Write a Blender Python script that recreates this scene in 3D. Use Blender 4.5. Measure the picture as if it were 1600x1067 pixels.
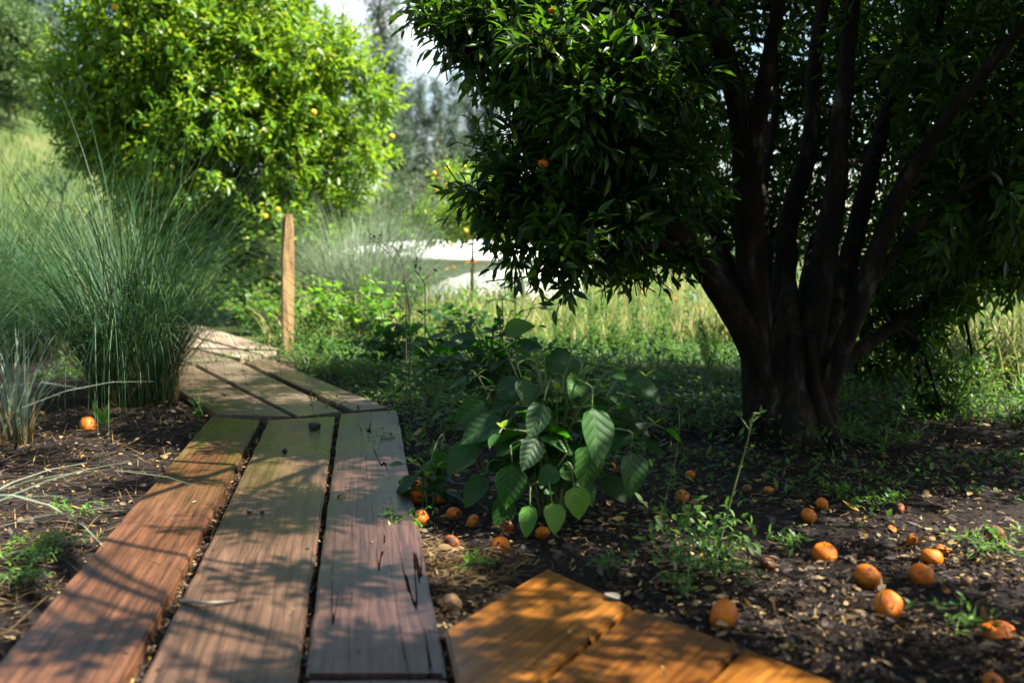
import bpy, bmesh, math, random
import numpy as np
from mathutils import Vector, Matrix

for o in list(bpy.data.objects):
    bpy.data.objects.remove(o)
scene = bpy.context.scene
COL = scene.collection
rng = np.random.default_rng(11)
random.seed(11)

# ------------------------------------------------------------------ camera
CAM_H = 0.85
PITCH = math.radians(5.44)
FPX = 1600 * 35.0 / 36.0
cam_d = bpy.data.cameras.new('camera')
cam_d.lens = 35.0
cam_d.sensor_width = 36.0
cam_d.clip_start = 0.05
cam_d.clip_end = 2000
cam_d.dof.use_dof = True
cam_d.dof.focus_distance = 3.9
cam_d.dof.aperture_fstop = 2.2
cam = bpy.data.objects.new('camera', cam_d)
cam.location = (0, 0, CAM_H)
cam.rotation_euler = (math.radians(90) - PITCH, 0, 0)
COL.objects.link(cam)
scene.camera = cam

# ------------------------------------------------------------------ sky and sun
SUN_EL = math.radians(51)
SUN_AZ = math.radians(102)           # clockwise from +Y: the sun stands to the right
to_sun = Vector((math.cos(SUN_EL) * math.sin(SUN_AZ), math.cos(SUN_EL) * math.cos(SUN_AZ), math.sin(SUN_EL)))
world = bpy.data.worlds.new('World')
scene.world = world
world.use_nodes = True
wn, wl = world.node_tree.nodes, world.node_tree.links
wn.clear()
w_out = wn.new('ShaderNodeOutputWorld')
w_bg = wn.new('ShaderNodeBackground')
w_sky = wn.new('ShaderNodeTexSky')
w_sky.sky_type = 'NISHITA'
w_sky.sun_disc = False
w_sky.sun_elevation = SUN_EL
w_sky.sun_rotation = SUN_AZ
w_sky.air_density = 1.2
w_sky.dust_density = 1.0
w_bg.inputs['Strength'].default_value = 0.05
# scattered white cloud over the whole sky
w_tc = wn.new('ShaderNodeTexCoord')
w_sep = wn.new('ShaderNodeSeparateXYZ')
wl.new(w_tc.outputs['Generated'], w_sep.inputs[0])
w_z = wn.new('ShaderNodeMath')
w_z.operation = 'ADD'
w_z.inputs[1].default_value = 0.35
wl.new(w_sep.outputs[2], w_z.inputs[0])
w_div = wn.new('ShaderNodeVectorMath')
w_div.operation = 'DIVIDE'
w_cmb = wn.new('ShaderNodeCombineXYZ')
for k in range(3):
    wl.new(w_z.outputs[0], w_cmb.inputs[k])
wl.new(w_tc.outputs['Generated'], w_div.inputs[0])
wl.new(w_cmb.outputs[0], w_div.inputs[1])
w_no = wn.new('ShaderNodeTexNoise')
w_no.inputs['Scale'].default_value = 1.7
w_no.inputs['Detail'].default_value = 8
w_no.inputs['Roughness'].default_value = .58
w_off = wn.new('ShaderNodeVectorMath')
w_off.operation = 'ADD'
w_off.inputs[1].default_value = (2.1, 12.7, 7.6)
wl.new(w_div.outputs[0], w_off.inputs[0])
wl.new(w_off.outputs[0], w_no.inputs['Vector'])
w_rp = wn.new('ShaderNodeValToRGB')
w_rp.color_ramp.elements[0].position = .53
w_rp.color_ramp.elements[1].position = .66
wl.new(w_no.outputs[0], w_rp.inputs[0])
w_mix = wn.new('ShaderNodeMix')
w_mix.data_type = 'RGBA'
wl.new(w_rp.outputs[0], w_mix.inputs[0])
wl.new(w_sky.outputs[0], w_mix.inputs[6])
w_mix.inputs[7].default_value = (5.2, 5.4, 5.7, 1)
wl.new(w_mix.outputs[2], w_bg.inputs['Color'])
wl.new(w_bg.outputs[0], w_out.inputs['Surface'])

sun_d = bpy.data.lights.new('sun', 'SUN')
sun_d.energy = 5.0
sun_d.angle = math.radians(0.53)
sun_d.color = (1.0, 0.95, 0.86)
sun = bpy.data.objects.new('sun', sun_d)
sun.rotation_euler = to_sun.to_track_quat('Z', 'Y').to_euler()
sun.location = (8, -3, 12)
COL.objects.link(sun)

scene.view_settings.view_transform = 'Standard'
scene.view_settings.look = 'None'
scene.view_settings.exposure = 2.4
scene.view_settings.gamma = 1.0
scene.render.engine = 'CYCLES'
scene.cycles.max_bounces = 4
scene.cycles.diffuse_bounces = 2
scene.cycles.glossy_bounces = 2
scene.cycles.transparent_max_bounces = 4

# ------------------------------------------------------------------ layout helpers
SOIL = -0.045                       # plank tops are z = 0, the soil lies a little lower


def ray(px, py):
    a, b = (px - 800) / FPX, (533.5 - py) / FPX
    c, s = math.cos(PITCH), math.sin(PITCH)
    return np.array([a, c + b * s, -s + b * c])


def G(px, py, z=0.0):
    r = ray(px, py)
    t = (z - CAM_H) / r[2]
    return np.array([r[0] * t, r[1] * t, z])


def W(px, py, d):
    r = ray(px, py)
    t = d / r[1]
    return np.array([r[0] * t, d, CAM_H + r[2] * t])


def project(P):
    c, s = math.cos(PITCH), math.sin(PITCH)
    x, y, z = P[:, 0], P[:, 1], P[:, 2] - CAM_H
    dep = y * c - z * s
    up = y * s + z * c
    dep = np.where(dep < 0.05, 0.05, dep)
    return 800 + FPX * x / dep, 533.5 - FPX * up / dep, dep


def sstep(t):
    t = np.clip(t, 0, 1)
    return t * t * (3 - 2 * t)


def ground_z(x, y):
    x = np.asarray(x, float)
    y = np.asarray(y, float)
    z = SOIL + 4.2 * sstep((-x - 5) / 8) * sstep((y - 12) / 12)
    z = z - 1.6 * sstep((x - 3) / 12) * sstep((y - 9) / 14)
    near = np.exp(-((y - 4) / 8) ** 2)
    z = z + near * 0.006 * (np.sin(x * 7.1 + y * 3.3) + np.sin(x * 4.3 - y * 6.7 + 1))
    z = z + (1 - near) * 0.05 * (np.sin(x * .9 + y * .5) + np.sin(x * .45 - y * .8 + 1))
    return z


def norm(v):
    return v / np.maximum(np.linalg.norm(v, axis=-1, keepdims=True), 1e-9)


# ------------------------------------------------------------------ mesh helpers
class MB:
    """collects vertices and polygons, builds ONE mesh object"""

    def __init__(self):
        self.v, self.f, self.n = [], [], 0

    def add(self, V, F):
        V = np.asarray(V, float).reshape(-1, 3)
        F = np.asarray(F, np.int64)
        self.v.append(V)
        self.f.append(F + self.n)
        self.n += len(V)
        return self

    def tube(self, P, R, k=8):
        P = np.asarray(P, float)
        R = np.asarray(R, float)
        n = len(P)
        T = norm(np.gradient(P, axis=0))
        ref = np.array([0.3, 0.9, 0.2]) if abs(T[0][2]) > .5 else np.array([0, 0, 1.])
        U = norm(np.cross(T, ref))
        Wv = np.cross(T, U)
        a = np.arange(k) * 2 * math.pi / k
        V = P[:, None, :] + R[:, None, None] * (np.cos(a)[None, :, None] * U[:, None, :] + np.sin(a)[None, :, None] * Wv[:, None, :])
        F = []
        for i in range(n - 1):
            for j in range(k):
                j2 = (j + 1) % k
                F.append((i * k + j, i * k + j2, (i + 1) * k + j2, (i + 1) * k + j))
        self.add(V.reshape(-1, 3), F)
        self.add(P[-1:], np.zeros((0, 4), int))
        return self

    def mesh(self, name, mat, off=(0, 0, 0), smooth=True):
        V = np.concatenate(self.v) - np.asarray(off, float)
        me = bpy.data.meshes.new(name)
        me.vertices.add(len(V))
        me.vertices.foreach_set('co', V.astype(np.float32).ravel())
        loops = np.concatenate([f.ravel() for f in self.f]).astype(np.int32)
        tot = np.concatenate([np.full(len(f), f.shape[1]) for f in self.f if f.size]).astype(np.int32)
        start = np.concatenate([[0], np.cumsum(tot)[:-1]]).astype(np.int32)
        me.loops.add(len(loops))
        me.loops.foreach_set('vertex_index', loops)
        me.polygons.add(len(tot))
        me.polygons.foreach_set('loop_start', start)
        me.polygons.foreach_set('loop_total', tot)
        me.polygons.foreach_set('use_smooth', np.full(len(tot), smooth))
        me.update(calc_edges=True)
        me.validate()
        me.materials.append(mat)
        return me


def link(name, me, parent=None, loc=None):
    o = bpy.data.objects.new(name, me)
    COL.objects.link(o)
    if parent is not None:
        o.parent = parent
    if loc is not None:
        o.location = loc
    return o


def tag(o, label, cat, group=None, kind=None):
    if label:
        o['label'] = label
    if cat:
        o['category'] = cat
    if group:
        o['group'] = group
    if kind:
        o['kind'] = kind
    return o


def thing(name, loc, label, cat, group=None):
    o = bpy.data.objects.new(name, None)
    o.empty_display_size = 0.1
    o.location = loc
    COL.objects.link(o)
    return tag(o, label, cat, group)


def spline(P, n):
    """Catmull-Rom through P, n points per span"""
    P = np.asarray(P, float)
    Q = np.vstack([2 * P[0] - P[1], P, 2 * P[-1] - P[-2]])
    out = []
    for i in range(1, len(Q) - 2):
        p0, p1, p2, p3 = Q[i - 1:i + 3]
        for t in np.linspace(0, 1, n, endpoint=False):
            out.append(.5 * (2 * p1 + (p2 - p0) * t + (2 * p0 - 5 * p1 + 4 * p2 - p3) * t * t + (3 * p1 - p0 - 3 * p2 + p3) * t ** 3))
    out.append(P[-1])
    return np.array(out)


def rdir(n):
    return norm(rng.normal(size=(n, 3)))


def frames(axis, nrm):
    x = norm(axis)
    z = norm(nrm - (nrm * x).sum(1, keepdims=True) * x)
    y = np.cross(z, x)
    return np.stack([x, y, z], axis=2)


def scatter(mb, tv, tf, pos, rot, sc):
    """copies of a template (tv, tf) with rotation and scale"""
    n, k = len(pos), len(tv)
    sc = np.asarray(sc, float)
    if sc.ndim == 1:
        sc = np.repeat(sc[:, None], 3, 1)
    V = np.einsum('nij,nkj->nki', rot, tv[None] * sc[:, None, :]) + pos[:, None, :]
    F = tf[None] + (np.arange(n) * k)[:, None, None]
    mb.add(V.reshape(-1, 3), F.reshape(-1, tf.shape[1]))


# leaf templates: length along +X, unit long
def t_lance(wd=.15, bend=.12, fold=.35):
    v = [(0, 0, 0), (.3, 0, 0), (.68, 0, -.35 * bend), (1, 0, -bend)]
    for s in (1, -1):
        v += [(.28, s * wd * .9, fold * wd), (.62, s * wd * .85, fold * wd - .3 * bend)]
    f = [(0, 1, 4), (1, 2, 5), (1, 5, 4), (2, 3, 5), (0, 6, 1), (1, 7, 2), (1, 6, 7), (2, 7, 3)]
    return np.array(v, float), np.array(f)


def t_diamond(wd=.2, fold=.3):
    v = [(0, 0, 0), (.5, 0, 0), (1, 0, -.08), (.45, wd, fold * wd), (.45, -wd, fold * wd)]
    f = [(0, 1, 3), (1, 2, 3), (0, 4, 1), (1, 4, 2)]
    return np.array(v, float), np.array(f)


def t_ovate(wd=.36, droop=.22, cup=.18, seg=7, serr=0.0):
    v, f = [], []
    cols = (-1, -.55, 0, .55, 1)
    for i in range(seg + 1):
        t = i / seg
        w = wd * (math.sin(math.pi * t ** .72) ** .8 if 0 < t < 1 else 0.015)
        if i % 2:
            w *= 1 + serr
        for u in cols:
            rip = .01 * math.sin(t * 9 + u * 4)
            v.append((t + .05 * abs(u) * (1 - t), u * w, cup * abs(u) ** 1.3 * w - droop * t * t + rip))
    for i in range(seg):
        for j in range(4):
            a = i * 5 + j
            f += [(a, a + 5, a + 6), (a, a + 6, a + 1)]
    return np.array(v, float), np.array(f)


def blades(mb, base, az, L, th0, th1, w, seg=6, twist=0.4, power=1.3):
    """curved grass blades as tapering strips"""
    n = len(base)
    h = np.stack([np.cos(az), np.sin(az), np.zeros(n)], 1)
    side = np.stack([-np.sin(az), np.cos(az), np.zeros(n)], 1)
    tw = rng.uniform(-twist, twist, n)[:, None]
    wdir = norm(side + tw * h + np.array([0, 0, .15]) * tw)
    P = np.array(base, float)
    rows = []
    for i in range(seg + 1):
        s = i / seg
        ww = (w * (1 - s ** 2.2) * (.55 + .45 * min(1, s * 4)))[:, None] + .0002
        rows += [P - wdir * ww, P + wdir * ww]
        th = th0 + (th1 - th0) * (s + .5 / seg) ** power
        P = P + (L / seg)[:, None] * (np.sin(th)[:, None] * h + np.cos(th)[:, None] * np.array([0, 0, 1.]))
    V = np.stack(rows, 1)
    f = np.array([(2 * i, 2 * i + 1, 2 * i + 3, 2 * i + 2) for i in range(seg)])
    F = f[None] + (np.arange(n) * 2 * (seg + 1))[:, None, None]
    mb.add(V.reshape(-1, 3), F.reshape(-1, 4))


# ------------------------------------------------------------------ material helpers
def new_mat(name):
    m = bpy.data.materials.new(name)
    m.use_nodes = True
    m.node_tree.nodes.clear()
    return m, m.node_tree.nodes, m.node_tree.links


def ramp(nodes, stops, interp='LINEAR'):
    r = nodes.new('ShaderNodeValToRGB')
    r.color_ramp.interpolation = interp
    el = r.color_ramp.elements
    while len(el) < len(stops):
        el.new(0.5)
    for e, (p, c) in zip(el, stops):
        e.position = p
        e.color = (c[0], c[1], c[2], 1)
    return r


def leaf_mat(name, stops, rough=.4, trans=.35, tcol=(.25, .42, .03), spec=.4):
    m, N, L = new_mat(name)
    out = N.new('ShaderNodeOutputMaterial')
    geo = N.new('ShaderNodeNewGeometry')
    rp = ramp(N, stops)
    oi = N.new('ShaderNodeObjectInfo')
    ad = N.new('ShaderNodeMath')
    ad.operation = 'ADD'
    L.new(geo.outputs['Random Per Island'], ad.inputs[0])
    L.new(oi.outputs['Random'], ad.inputs[1])
    fr = N.new('ShaderNodeMath')
    fr.operation = 'FRACT'
    L.new(ad.outputs[0], fr.inputs[0])
    L.new(fr.outputs[0], rp.inputs[0])
    p = N.new('ShaderNodeBsdfPrincipled')
    p.inputs['Roughness'].default_value = rough
    p.inputs['Specular IOR Level'].default_value = spec
    L.new(rp.outputs[0], p.inputs['Base Color'])
    t = N.new('ShaderNodeBsdfTranslucent')
    mixc = N.new('ShaderNodeMix')
    mixc.data_type = 'RGBA'
    mixc.inputs[0].default_value = .7
    L.new(rp.outputs[0], mixc.inputs[6])
    mixc.inputs[7].default_value = (*tcol, 1)
    L.new(mixc.outputs[2], t.inputs['Color'])
    mx = N.new('ShaderNodeMixShader')
    mx.inputs[0].default_value = trans
    L.new(p.outputs[0], mx.inputs[1])
    L.new(t.outputs[0], mx.inputs[2])
    L.new(mx.outputs[0], out.inputs['Surface'])
    return m


def broad_mat(name, stops, tcol, rough=.48, trans=.36):
    """single broad leaf, length along local X: pale midrib, slanting side veins, raised blade between them"""
    m = leaf_mat(name, stops, rough, trans, tcol, .35)
    N, L = m.node_tree.nodes, m.node_tree.links
    tc = N.new('ShaderNodeTexCoord')
    sx = N.new('ShaderNodeSeparateXYZ')
    L.new(tc.outputs['Object'], sx.inputs[0])

    def mt(op, a, b=0.0, c=0.0):
        n = N.new('ShaderNodeMath')
        n.operation = op
        for i, q in enumerate((a, b, c)):
            if isinstance(q, (int, float)):
                n.inputs[i].default_value = q
            else:
                L.new(q, n.inputs[i])
        return n.outputs[0]
    ay = mt('ABSOLUTE', sx.outputs[1])
    rib = mt('SUBTRACT', 1.0, mt('SMOOTH_MIN', 1.0, mt('MULTIPLY', ay, 55.0), .2))
    ph = mt('FRACT', mt('MULTIPLY', mt('SUBTRACT', sx.outputs[0], mt('MULTIPLY', ay, .95)), 6.5))
    vd = mt('ABSOLUTE', mt('SUBTRACT', ph, .5))
    side = mt('SMOOTH_MIN', 1.0, mt('MAXIMUM', mt('SUBTRACT', 1.0, mt('MULTIPLY', vd, 9.0)), 0.0), .1)
    vein = mt('MAXIMUM', mt('MAXIMUM', rib, 0.0), mt('MULTIPLY', side, .3))
    p = [n for n in N if n.type == 'BSDF_PRINCIPLED'][0]
    src = p.inputs['Base Color'].links[0].from_socket
    nz = N.new('ShaderNodeTexNoise')
    nz.inputs['Scale'].default_value = 5
    L.new(tc.outputs['Object'], nz.inputs['Vector'])
    mul = N.new('ShaderNodeMix')
    mul.data_type = 'RGBA'
    mul.blend_type = 'MULTIPLY'
    mul.inputs[0].default_value = .7
    L.new(src, mul.inputs[6])
    L.new(ramp_link(N, L, nz.outputs[0], [(.3, (.65, .7, .6)), (.7, (1.25, 1.2, 1.1))]), mul.inputs[7])
    mx = N.new('ShaderNodeMix')
    mx.data_type = 'RGBA'
    L.new(mt('MULTIPLY', vein, .25), mx.inputs[0])
    L.new(mul.outputs[2], mx.inputs[6])
    mx.inputs[7].default_value = (.16, .27, .06, 1)
    L.new(mx.outputs[2], p.inputs['Base Color'])
    bp = N.new('ShaderNodeBump')
    bp.inputs['Strength'].default_value = .18
    bp.inputs['Distance'].default_value = .02
    L.new(mt('SUBTRACT', mt('MULTIPLY', mt('SUBTRACT', 1.0, mt('MULTIPLY', vd, vd)), -1.0), vein), bp.inputs['Height'])
    L.new(bp.outputs[0], p.inputs['Normal'])
    return m


def ramp_link(N, L, sock, stops):
    r = ramp(N, stops)
    L.new(sock, r.inputs[0])
    return r.outputs[0]


def noise_mat(name, stops, scale=5, rough=.8, bump=.3, detail=6, spec=.3, stretch=(1, 1, 1), dist=.02):
    m, N, L = new_mat(name)
    out = N.new('ShaderNodeOutputMaterial')
    tc = N.new('ShaderNodeTexCoord')
    mp = N.new('ShaderNodeMapping')
    mp.inputs['Scale'].default_value = stretch
    L.new(tc.outputs['Object'], mp.inputs[0])
    nz = N.new('ShaderNodeTexNoise')
    nz.inputs['Scale'].default_value = scale
    nz.inputs['Detail'].default_value = detail
    nz.inputs['Roughness'].default_value = .65
    L.new(mp.outputs[0], nz.inputs['Vector'])
    rp = ramp(N, stops)
    L.new(nz.outputs[0], rp.inputs[0])
    p = N.new('ShaderNodeBsdfPrincipled')
    p.inputs['Roughness'].default_value = rough
    p.inputs['Specular IOR Level'].default_value = spec
    L.new(rp.outputs[0], p.inputs['Base Color'])
    bp = N.new('ShaderNodeBump')
    bp.inputs['Strength'].default_value = bump
    bp.inputs['Distance'].default_value = dist
    L.new(nz.outputs[0], bp.inputs['Height'])
    L.new(bp.outputs[0], p.inputs['Normal'])
    L.new(p.outputs[0], out.inputs['Surface'])
    return m


def wood_mat(name, dark, light, seed, rough=.38, algae=0.0, cracks=0.3, crack_scale=9.0, saw=.4, spec=.5):
    """sawn board: grain along local X, fine saw marks across, drying cracks, greenish algae towards the far end"""
    m, N, L = new_mat(name)
    out = N.new('ShaderNodeOutputMaterial')
    tc = N.new('ShaderNodeTexCoord')

    def mapped(sx, sy, sz, off=0):
        mp = N.new('ShaderNodeMapping')
        mp.inputs['Scale'].default_value = (sx, sy, sz)
        mp.inputs['Location'].default_value = (seed * 3.7 + off, seed * 1.9 + off, seed)
        L.new(tc.outputs['Object'], mp.inputs[0])
        return mp.outputs[0]

    def noise(vec, scale, detail=5, rough_=.6, d=0.0):
        n = N.new('ShaderNodeTexNoise')
        n.inputs['Scale'].default_value = scale
        n.inputs['Detail'].default_value = detail
        n.inputs['Roughness'].default_value = rough_
        n.inputs['Distortion'].default_value = d
        L.new(vec, n.inputs['Vector'])
        return n.outputs[0]

    def math_(op, a, b):
        n = N.new('ShaderNodeMath')
        n.operation = op
        for i, q in enumerate((a, b)):
            if isinstance(q, (int, float)):
                n.inputs[i].default_value = q
            else:
                L.new(q, n.inputs[i])
        return n.outputs[0]

    def mixc(fac, a, b):
        n = N.new('ShaderNodeMix')
        n.data_type = 'RGBA'
        if isinstance(fac, (int, float)):
            n.inputs[0].default_value = fac
        else:
            L.new(fac, n.inputs[0])
        for i, q in ((6, a), (7, b)):
            if isinstance(q, tuple):
                n.inputs[i].default_value = (*q, 1)
            else:
                L.new(q, n.inputs[i])
        return n.outputs[2]

    grain = noise(mapped(1.2, 22, 22), 2.2, 7, .62, .6)
    fine = noise(mapped(5, 140, 140, 4), 2.0, 4, .6)
    blotch = noise(mapped(1.6, 2.6, 2.6, 9), 1.6, 4, .55)
    g_rp = ramp(N, [(.36, dark), (.5, tuple(.5 * (a + b) for a, b in zip(dark, light))), (.64, light)])
    L.new(math_('ADD', math_('MULTIPLY', grain, .7), math_('MULTIPLY', fine, .3)), g_rp.inputs[0])
    bl = ramp(N, [(.32, (.42, .38, .38)), (.66, (1.15, 1.1, 1.05))])
    L.new(blotch, bl.inputs[0])
    mul = N.new('ShaderNodeMix')
    mul.data_type = 'RGBA'
    mul.blend_type = 'MULTIPLY'
    mul.inputs[0].default_value = .8
    L.new(g_rp.outputs[0], mul.inputs[6])
    L.new(bl.outputs[0], mul.inputs[7])
    col = mul.outputs[2]
    # growth lines
    rg = N.new('ShaderNodeTexWave')
    rg.wave_type = 'BANDS'
    rg.bands_direction = 'Y'
    rg.wave_profile = 'SAW'
    rg.inputs['Scale'].default_value = 13
    rg.inputs['Distortion'].default_value = 7
    rg.inputs['Detail'].default_value = 3
    rg.inputs['Detail Scale'].default_value = .8
    L.new(mapped(.14, 1, 1, 17), rg.inputs['Vector'])
    rr_ = ramp(N, [(.0, (1, 1, 1)), (.7, (.9, .9, .9)), (.93, (.45, .42, .4)), (1, (.8, .8, .8))])
    L.new(rg.outputs[0], rr_.inputs[0])
    mul2 = N.new('ShaderNodeMix')
    mul2.data_type = 'RGBA'
    mul2.blend_type = 'MULTIPLY'
    mul2.inputs[0].default_value = .75
    L.new(col, mul2.inputs[6])
    L.new(rr_.outputs[0], mul2.inputs[7])
    col = mul2.outputs[2]
    # saw marks across the board
    wv = N.new('ShaderNodeTexWave')
    wv.wave_type = 'BANDS'
    wv.bands_direction = 'X'
    wv.inputs['Scale'].default_value = 26
    wv.inputs['Distortion'].default_value = 1.6
    wv.inputs['Detail'].default_value = 3
    wv.inputs['Detail Scale'].default_value = 2
    L.new(mapped(1, .25, .25, 2), wv.inputs['Vector'])
    saw_h = math_('MULTIPLY', wv.outputs[0], math_('MULTIPLY', noise(mapped(2, 5, 5, 21), 1.5, 3), saw))
    sawr = ramp(N, [(.0, (0, 0, 0)), (.35, (1, 1, 1))])
    L.new(saw_h, sawr.inputs[0])
    col = mixc(math_('MULTIPLY', sawr.outputs[0], .28), col, tuple(c * .55 for c in dark))
    # drying cracks along the grain
    crn = noise(mapped(.28, crack_scale * 1.3, crack_scale, 13), 1.3, 2, .35, .05)
    crk = math_('LESS_THAN', math_('ABSOLUTE', math_('SUBTRACT', crn, .5), 0), .001 + .0026 * cracks)
    crm = math_('GREATER_THAN', noise(mapped(1.6, 6, 6, 31), 1.8, 3), .64 - cracks * .19)
    crack = math_('MULTIPLY', crk, crm)
    col = mixc(math_('MULTIPLY', crack, .92), col, (.003, .002, .002))
    if algae > 0:
        sx = N.new('ShaderNodeSeparateXYZ')
        L.new(tc.outputs['Object'], sx.inputs[0])
        mr = N.new('ShaderNodeMapRange')
        mr.inputs[1].default_value = -.2
        mr.inputs[2].default_value = 1.3
        L.new(sx.outputs[0], mr.inputs[0])
        an = ramp(N, [(.38, (0, 0, 0)), (.66, (1, 1, 1))])
        L.new(noise(mapped(1.2, 5, 5, 40), 1.6, 5, .6), an.inputs[0])
        col = mixc(math_('MULTIPLY', math_('MULTIPLY', mr.outputs[0], an.outputs[0]), algae), col, (.075, .085, .012))
    p = N.new('ShaderNodeBsdfPrincipled')
    L.new(col, p.inputs['Base Color'])
    rr = ramp(N, [(.3, (rough - .1,) * 3), (.7, (rough + .18,) * 3)])
    L.new(blotch, rr.inputs[0])
    L.new(rr.outputs[0], p.inputs['Roughness'])
    L.new(math_('MULTIPLY', math_('SUBTRACT', 1.0, crack), spec), p.inputs['Specular IOR Level'])
    h = math_('SUBTRACT', math_('ADD', math_('MULTIPLY', grain, .5), math_('ADD', math_('MULTIPLY', fine, .25), math_('MULTIPLY', saw_h, .5))), math_('MULTIPLY', crack, 2.5))
    bp = N.new('ShaderNodeBump')
    bp.inputs['Strength'].default_value = .55
    bp.inputs['Distance'].default_value = .004
    L.new(h, bp.inputs['Height'])
    L.new(bp.outputs[0], p.inputs['Normal'])
    L.new(p.outputs[0], out.inputs['Surface'])
    return m


M = {}
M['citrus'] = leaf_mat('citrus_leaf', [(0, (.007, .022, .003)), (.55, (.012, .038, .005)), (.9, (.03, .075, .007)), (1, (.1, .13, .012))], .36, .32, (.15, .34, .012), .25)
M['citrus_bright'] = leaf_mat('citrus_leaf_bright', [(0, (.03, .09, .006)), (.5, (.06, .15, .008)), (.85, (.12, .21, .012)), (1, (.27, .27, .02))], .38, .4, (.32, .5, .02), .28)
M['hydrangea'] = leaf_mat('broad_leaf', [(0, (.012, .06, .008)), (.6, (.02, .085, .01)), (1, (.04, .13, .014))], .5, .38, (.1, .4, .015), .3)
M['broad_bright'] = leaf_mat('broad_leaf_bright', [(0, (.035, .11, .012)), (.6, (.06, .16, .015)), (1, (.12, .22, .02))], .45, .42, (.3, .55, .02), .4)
M['clover'] = M['broad_bright']
M['young'] = leaf_mat('young_leaf', [(0, (.12, .22, .02)), (1, (.18, .28, .03))], .45, .42, (.4, .6, .04), .4)
M['mgrass'] = leaf_mat('ornamental_grass', [(0, (.012, .036, .014)), (.6, (.025, .066, .027)), (.92, (.06, .11, .045)), (1, (.15, .15, .06))], .5, .28, (.1, .22, .05), .2)
M['straw'] = leaf_mat('straw', [(0, (.05, .028, .01)), (.6, (.12, .075, .028)), (1, (.22, .15, .065))], .7, .2, (.4, .28, .1), .2)
M['silver'] = leaf_mat('silver_grass', [(0, (.09, .13, .08)), (.6, (.17, .22, .15)), (1, (.3, .34, .26))], .6, .3, (.3, .4, .22), .12)
M['meadow'] = leaf_mat('meadow_grass', [(0, (.04, .085, .012)), (.35, (.085, .14, .024)), (.62, (.19, .19, .06)), (1, (.42, .31, .18))], .65, .35, (.35, .42, .12), .1)
M['bank'] = leaf_mat('bank_grass_blade', [(0, (.03, .07, .01)), (.6, (.06, .11, .018)), (1, (.12, .15, .04))], .65, .3, (.16, .26, .05), .1)
M['weed'] = leaf_mat('weed_leaf', [(0, (.018, .05, .008)), (.6, (.034, .082, .013)), (1, (.08, .15, .024))], .5, .35, (.2, .42, .05), .35)
M['grey_leaf'] = leaf_mat('grey_green_leaf', [(0, (.06, .082, .05)), (.6, (.11, .14, .09)), (1, (.2, .23, .16))], .65, .22, (.14, .2, .09), .08)
M['eucalyptus'] = leaf_mat('eucalyptus_leaf', [(0, (.026, .05, .032)), (.6, (.06, .095, .06)), (1, (.13, .165, .11))], .65, .22, (.1, .16, .06), .08)  # glaucous leaf colour, also standing in for haze in the distance
M['hill_leaf'] = leaf_mat('hillside_leaf', [(0, (.03, .056, .017)), (.6, (.058, .098, .032)), (1, (.11, .155, .06))], .65, .25, (.12, .22, .05), .1)
M['litter'] = leaf_mat('dead_leaf', [(0, (.006, .004, .003)), (.35, (.02, .012, .008)), (.56, (.045, .027, .015)), (.7, (.07, .056, .053)), (.84, (.15, .095, .04)), (.95, (.27, .19, .1)), (1, (.32, .19, .02))], .7, .12, (.2, .12, .04), .15)
M['bark'] = noise_mat('citrus_bark', [(.3, (.002, .0015, .001)), (.5, (.009, .006, .004)), (.6, (.022, .015, .01)), (.7, (.07, .066, .045))], 14, .85, 1.0, 9, .15, (1, 1, .4), .03)
M['far_bark'] = noise_mat('pale_bark', [(.3, (.1, .08, .06)), (.7, (.26, .22, .17))], 4, .9, .3, 5, .2, (1, 1, .3))
M['stem'] = noise_mat('green_stem', [(.3, (.06, .1, .025)), (.7, (.14, .17, .06))], 12, .6, .2)
M['dry_stem'] = noise_mat('dark_dry_stem', [(.3, (.02, .016, .01)), (.7, (.06, .05, .03))], 12, .7, .2)
M['white'] = noise_mat('white_render', [(.3, (.74, .74, .72)), (.7, (.82, .82, .8))], 3, .6, .05)
M['black_bit'] = noise_mat('dried_black_fruit', [(.3, (.008, .007, .007)), (.7, (.03, .022, .02))], 60, .55, .6, 5, .4, (1, 1, 1), .004)
M['stake'] = wood_mat('stake_wood', (.17, .1, .035), (.4, .27, .12), 4.2, .6, 0, .3, 30, .1, .3)

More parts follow.
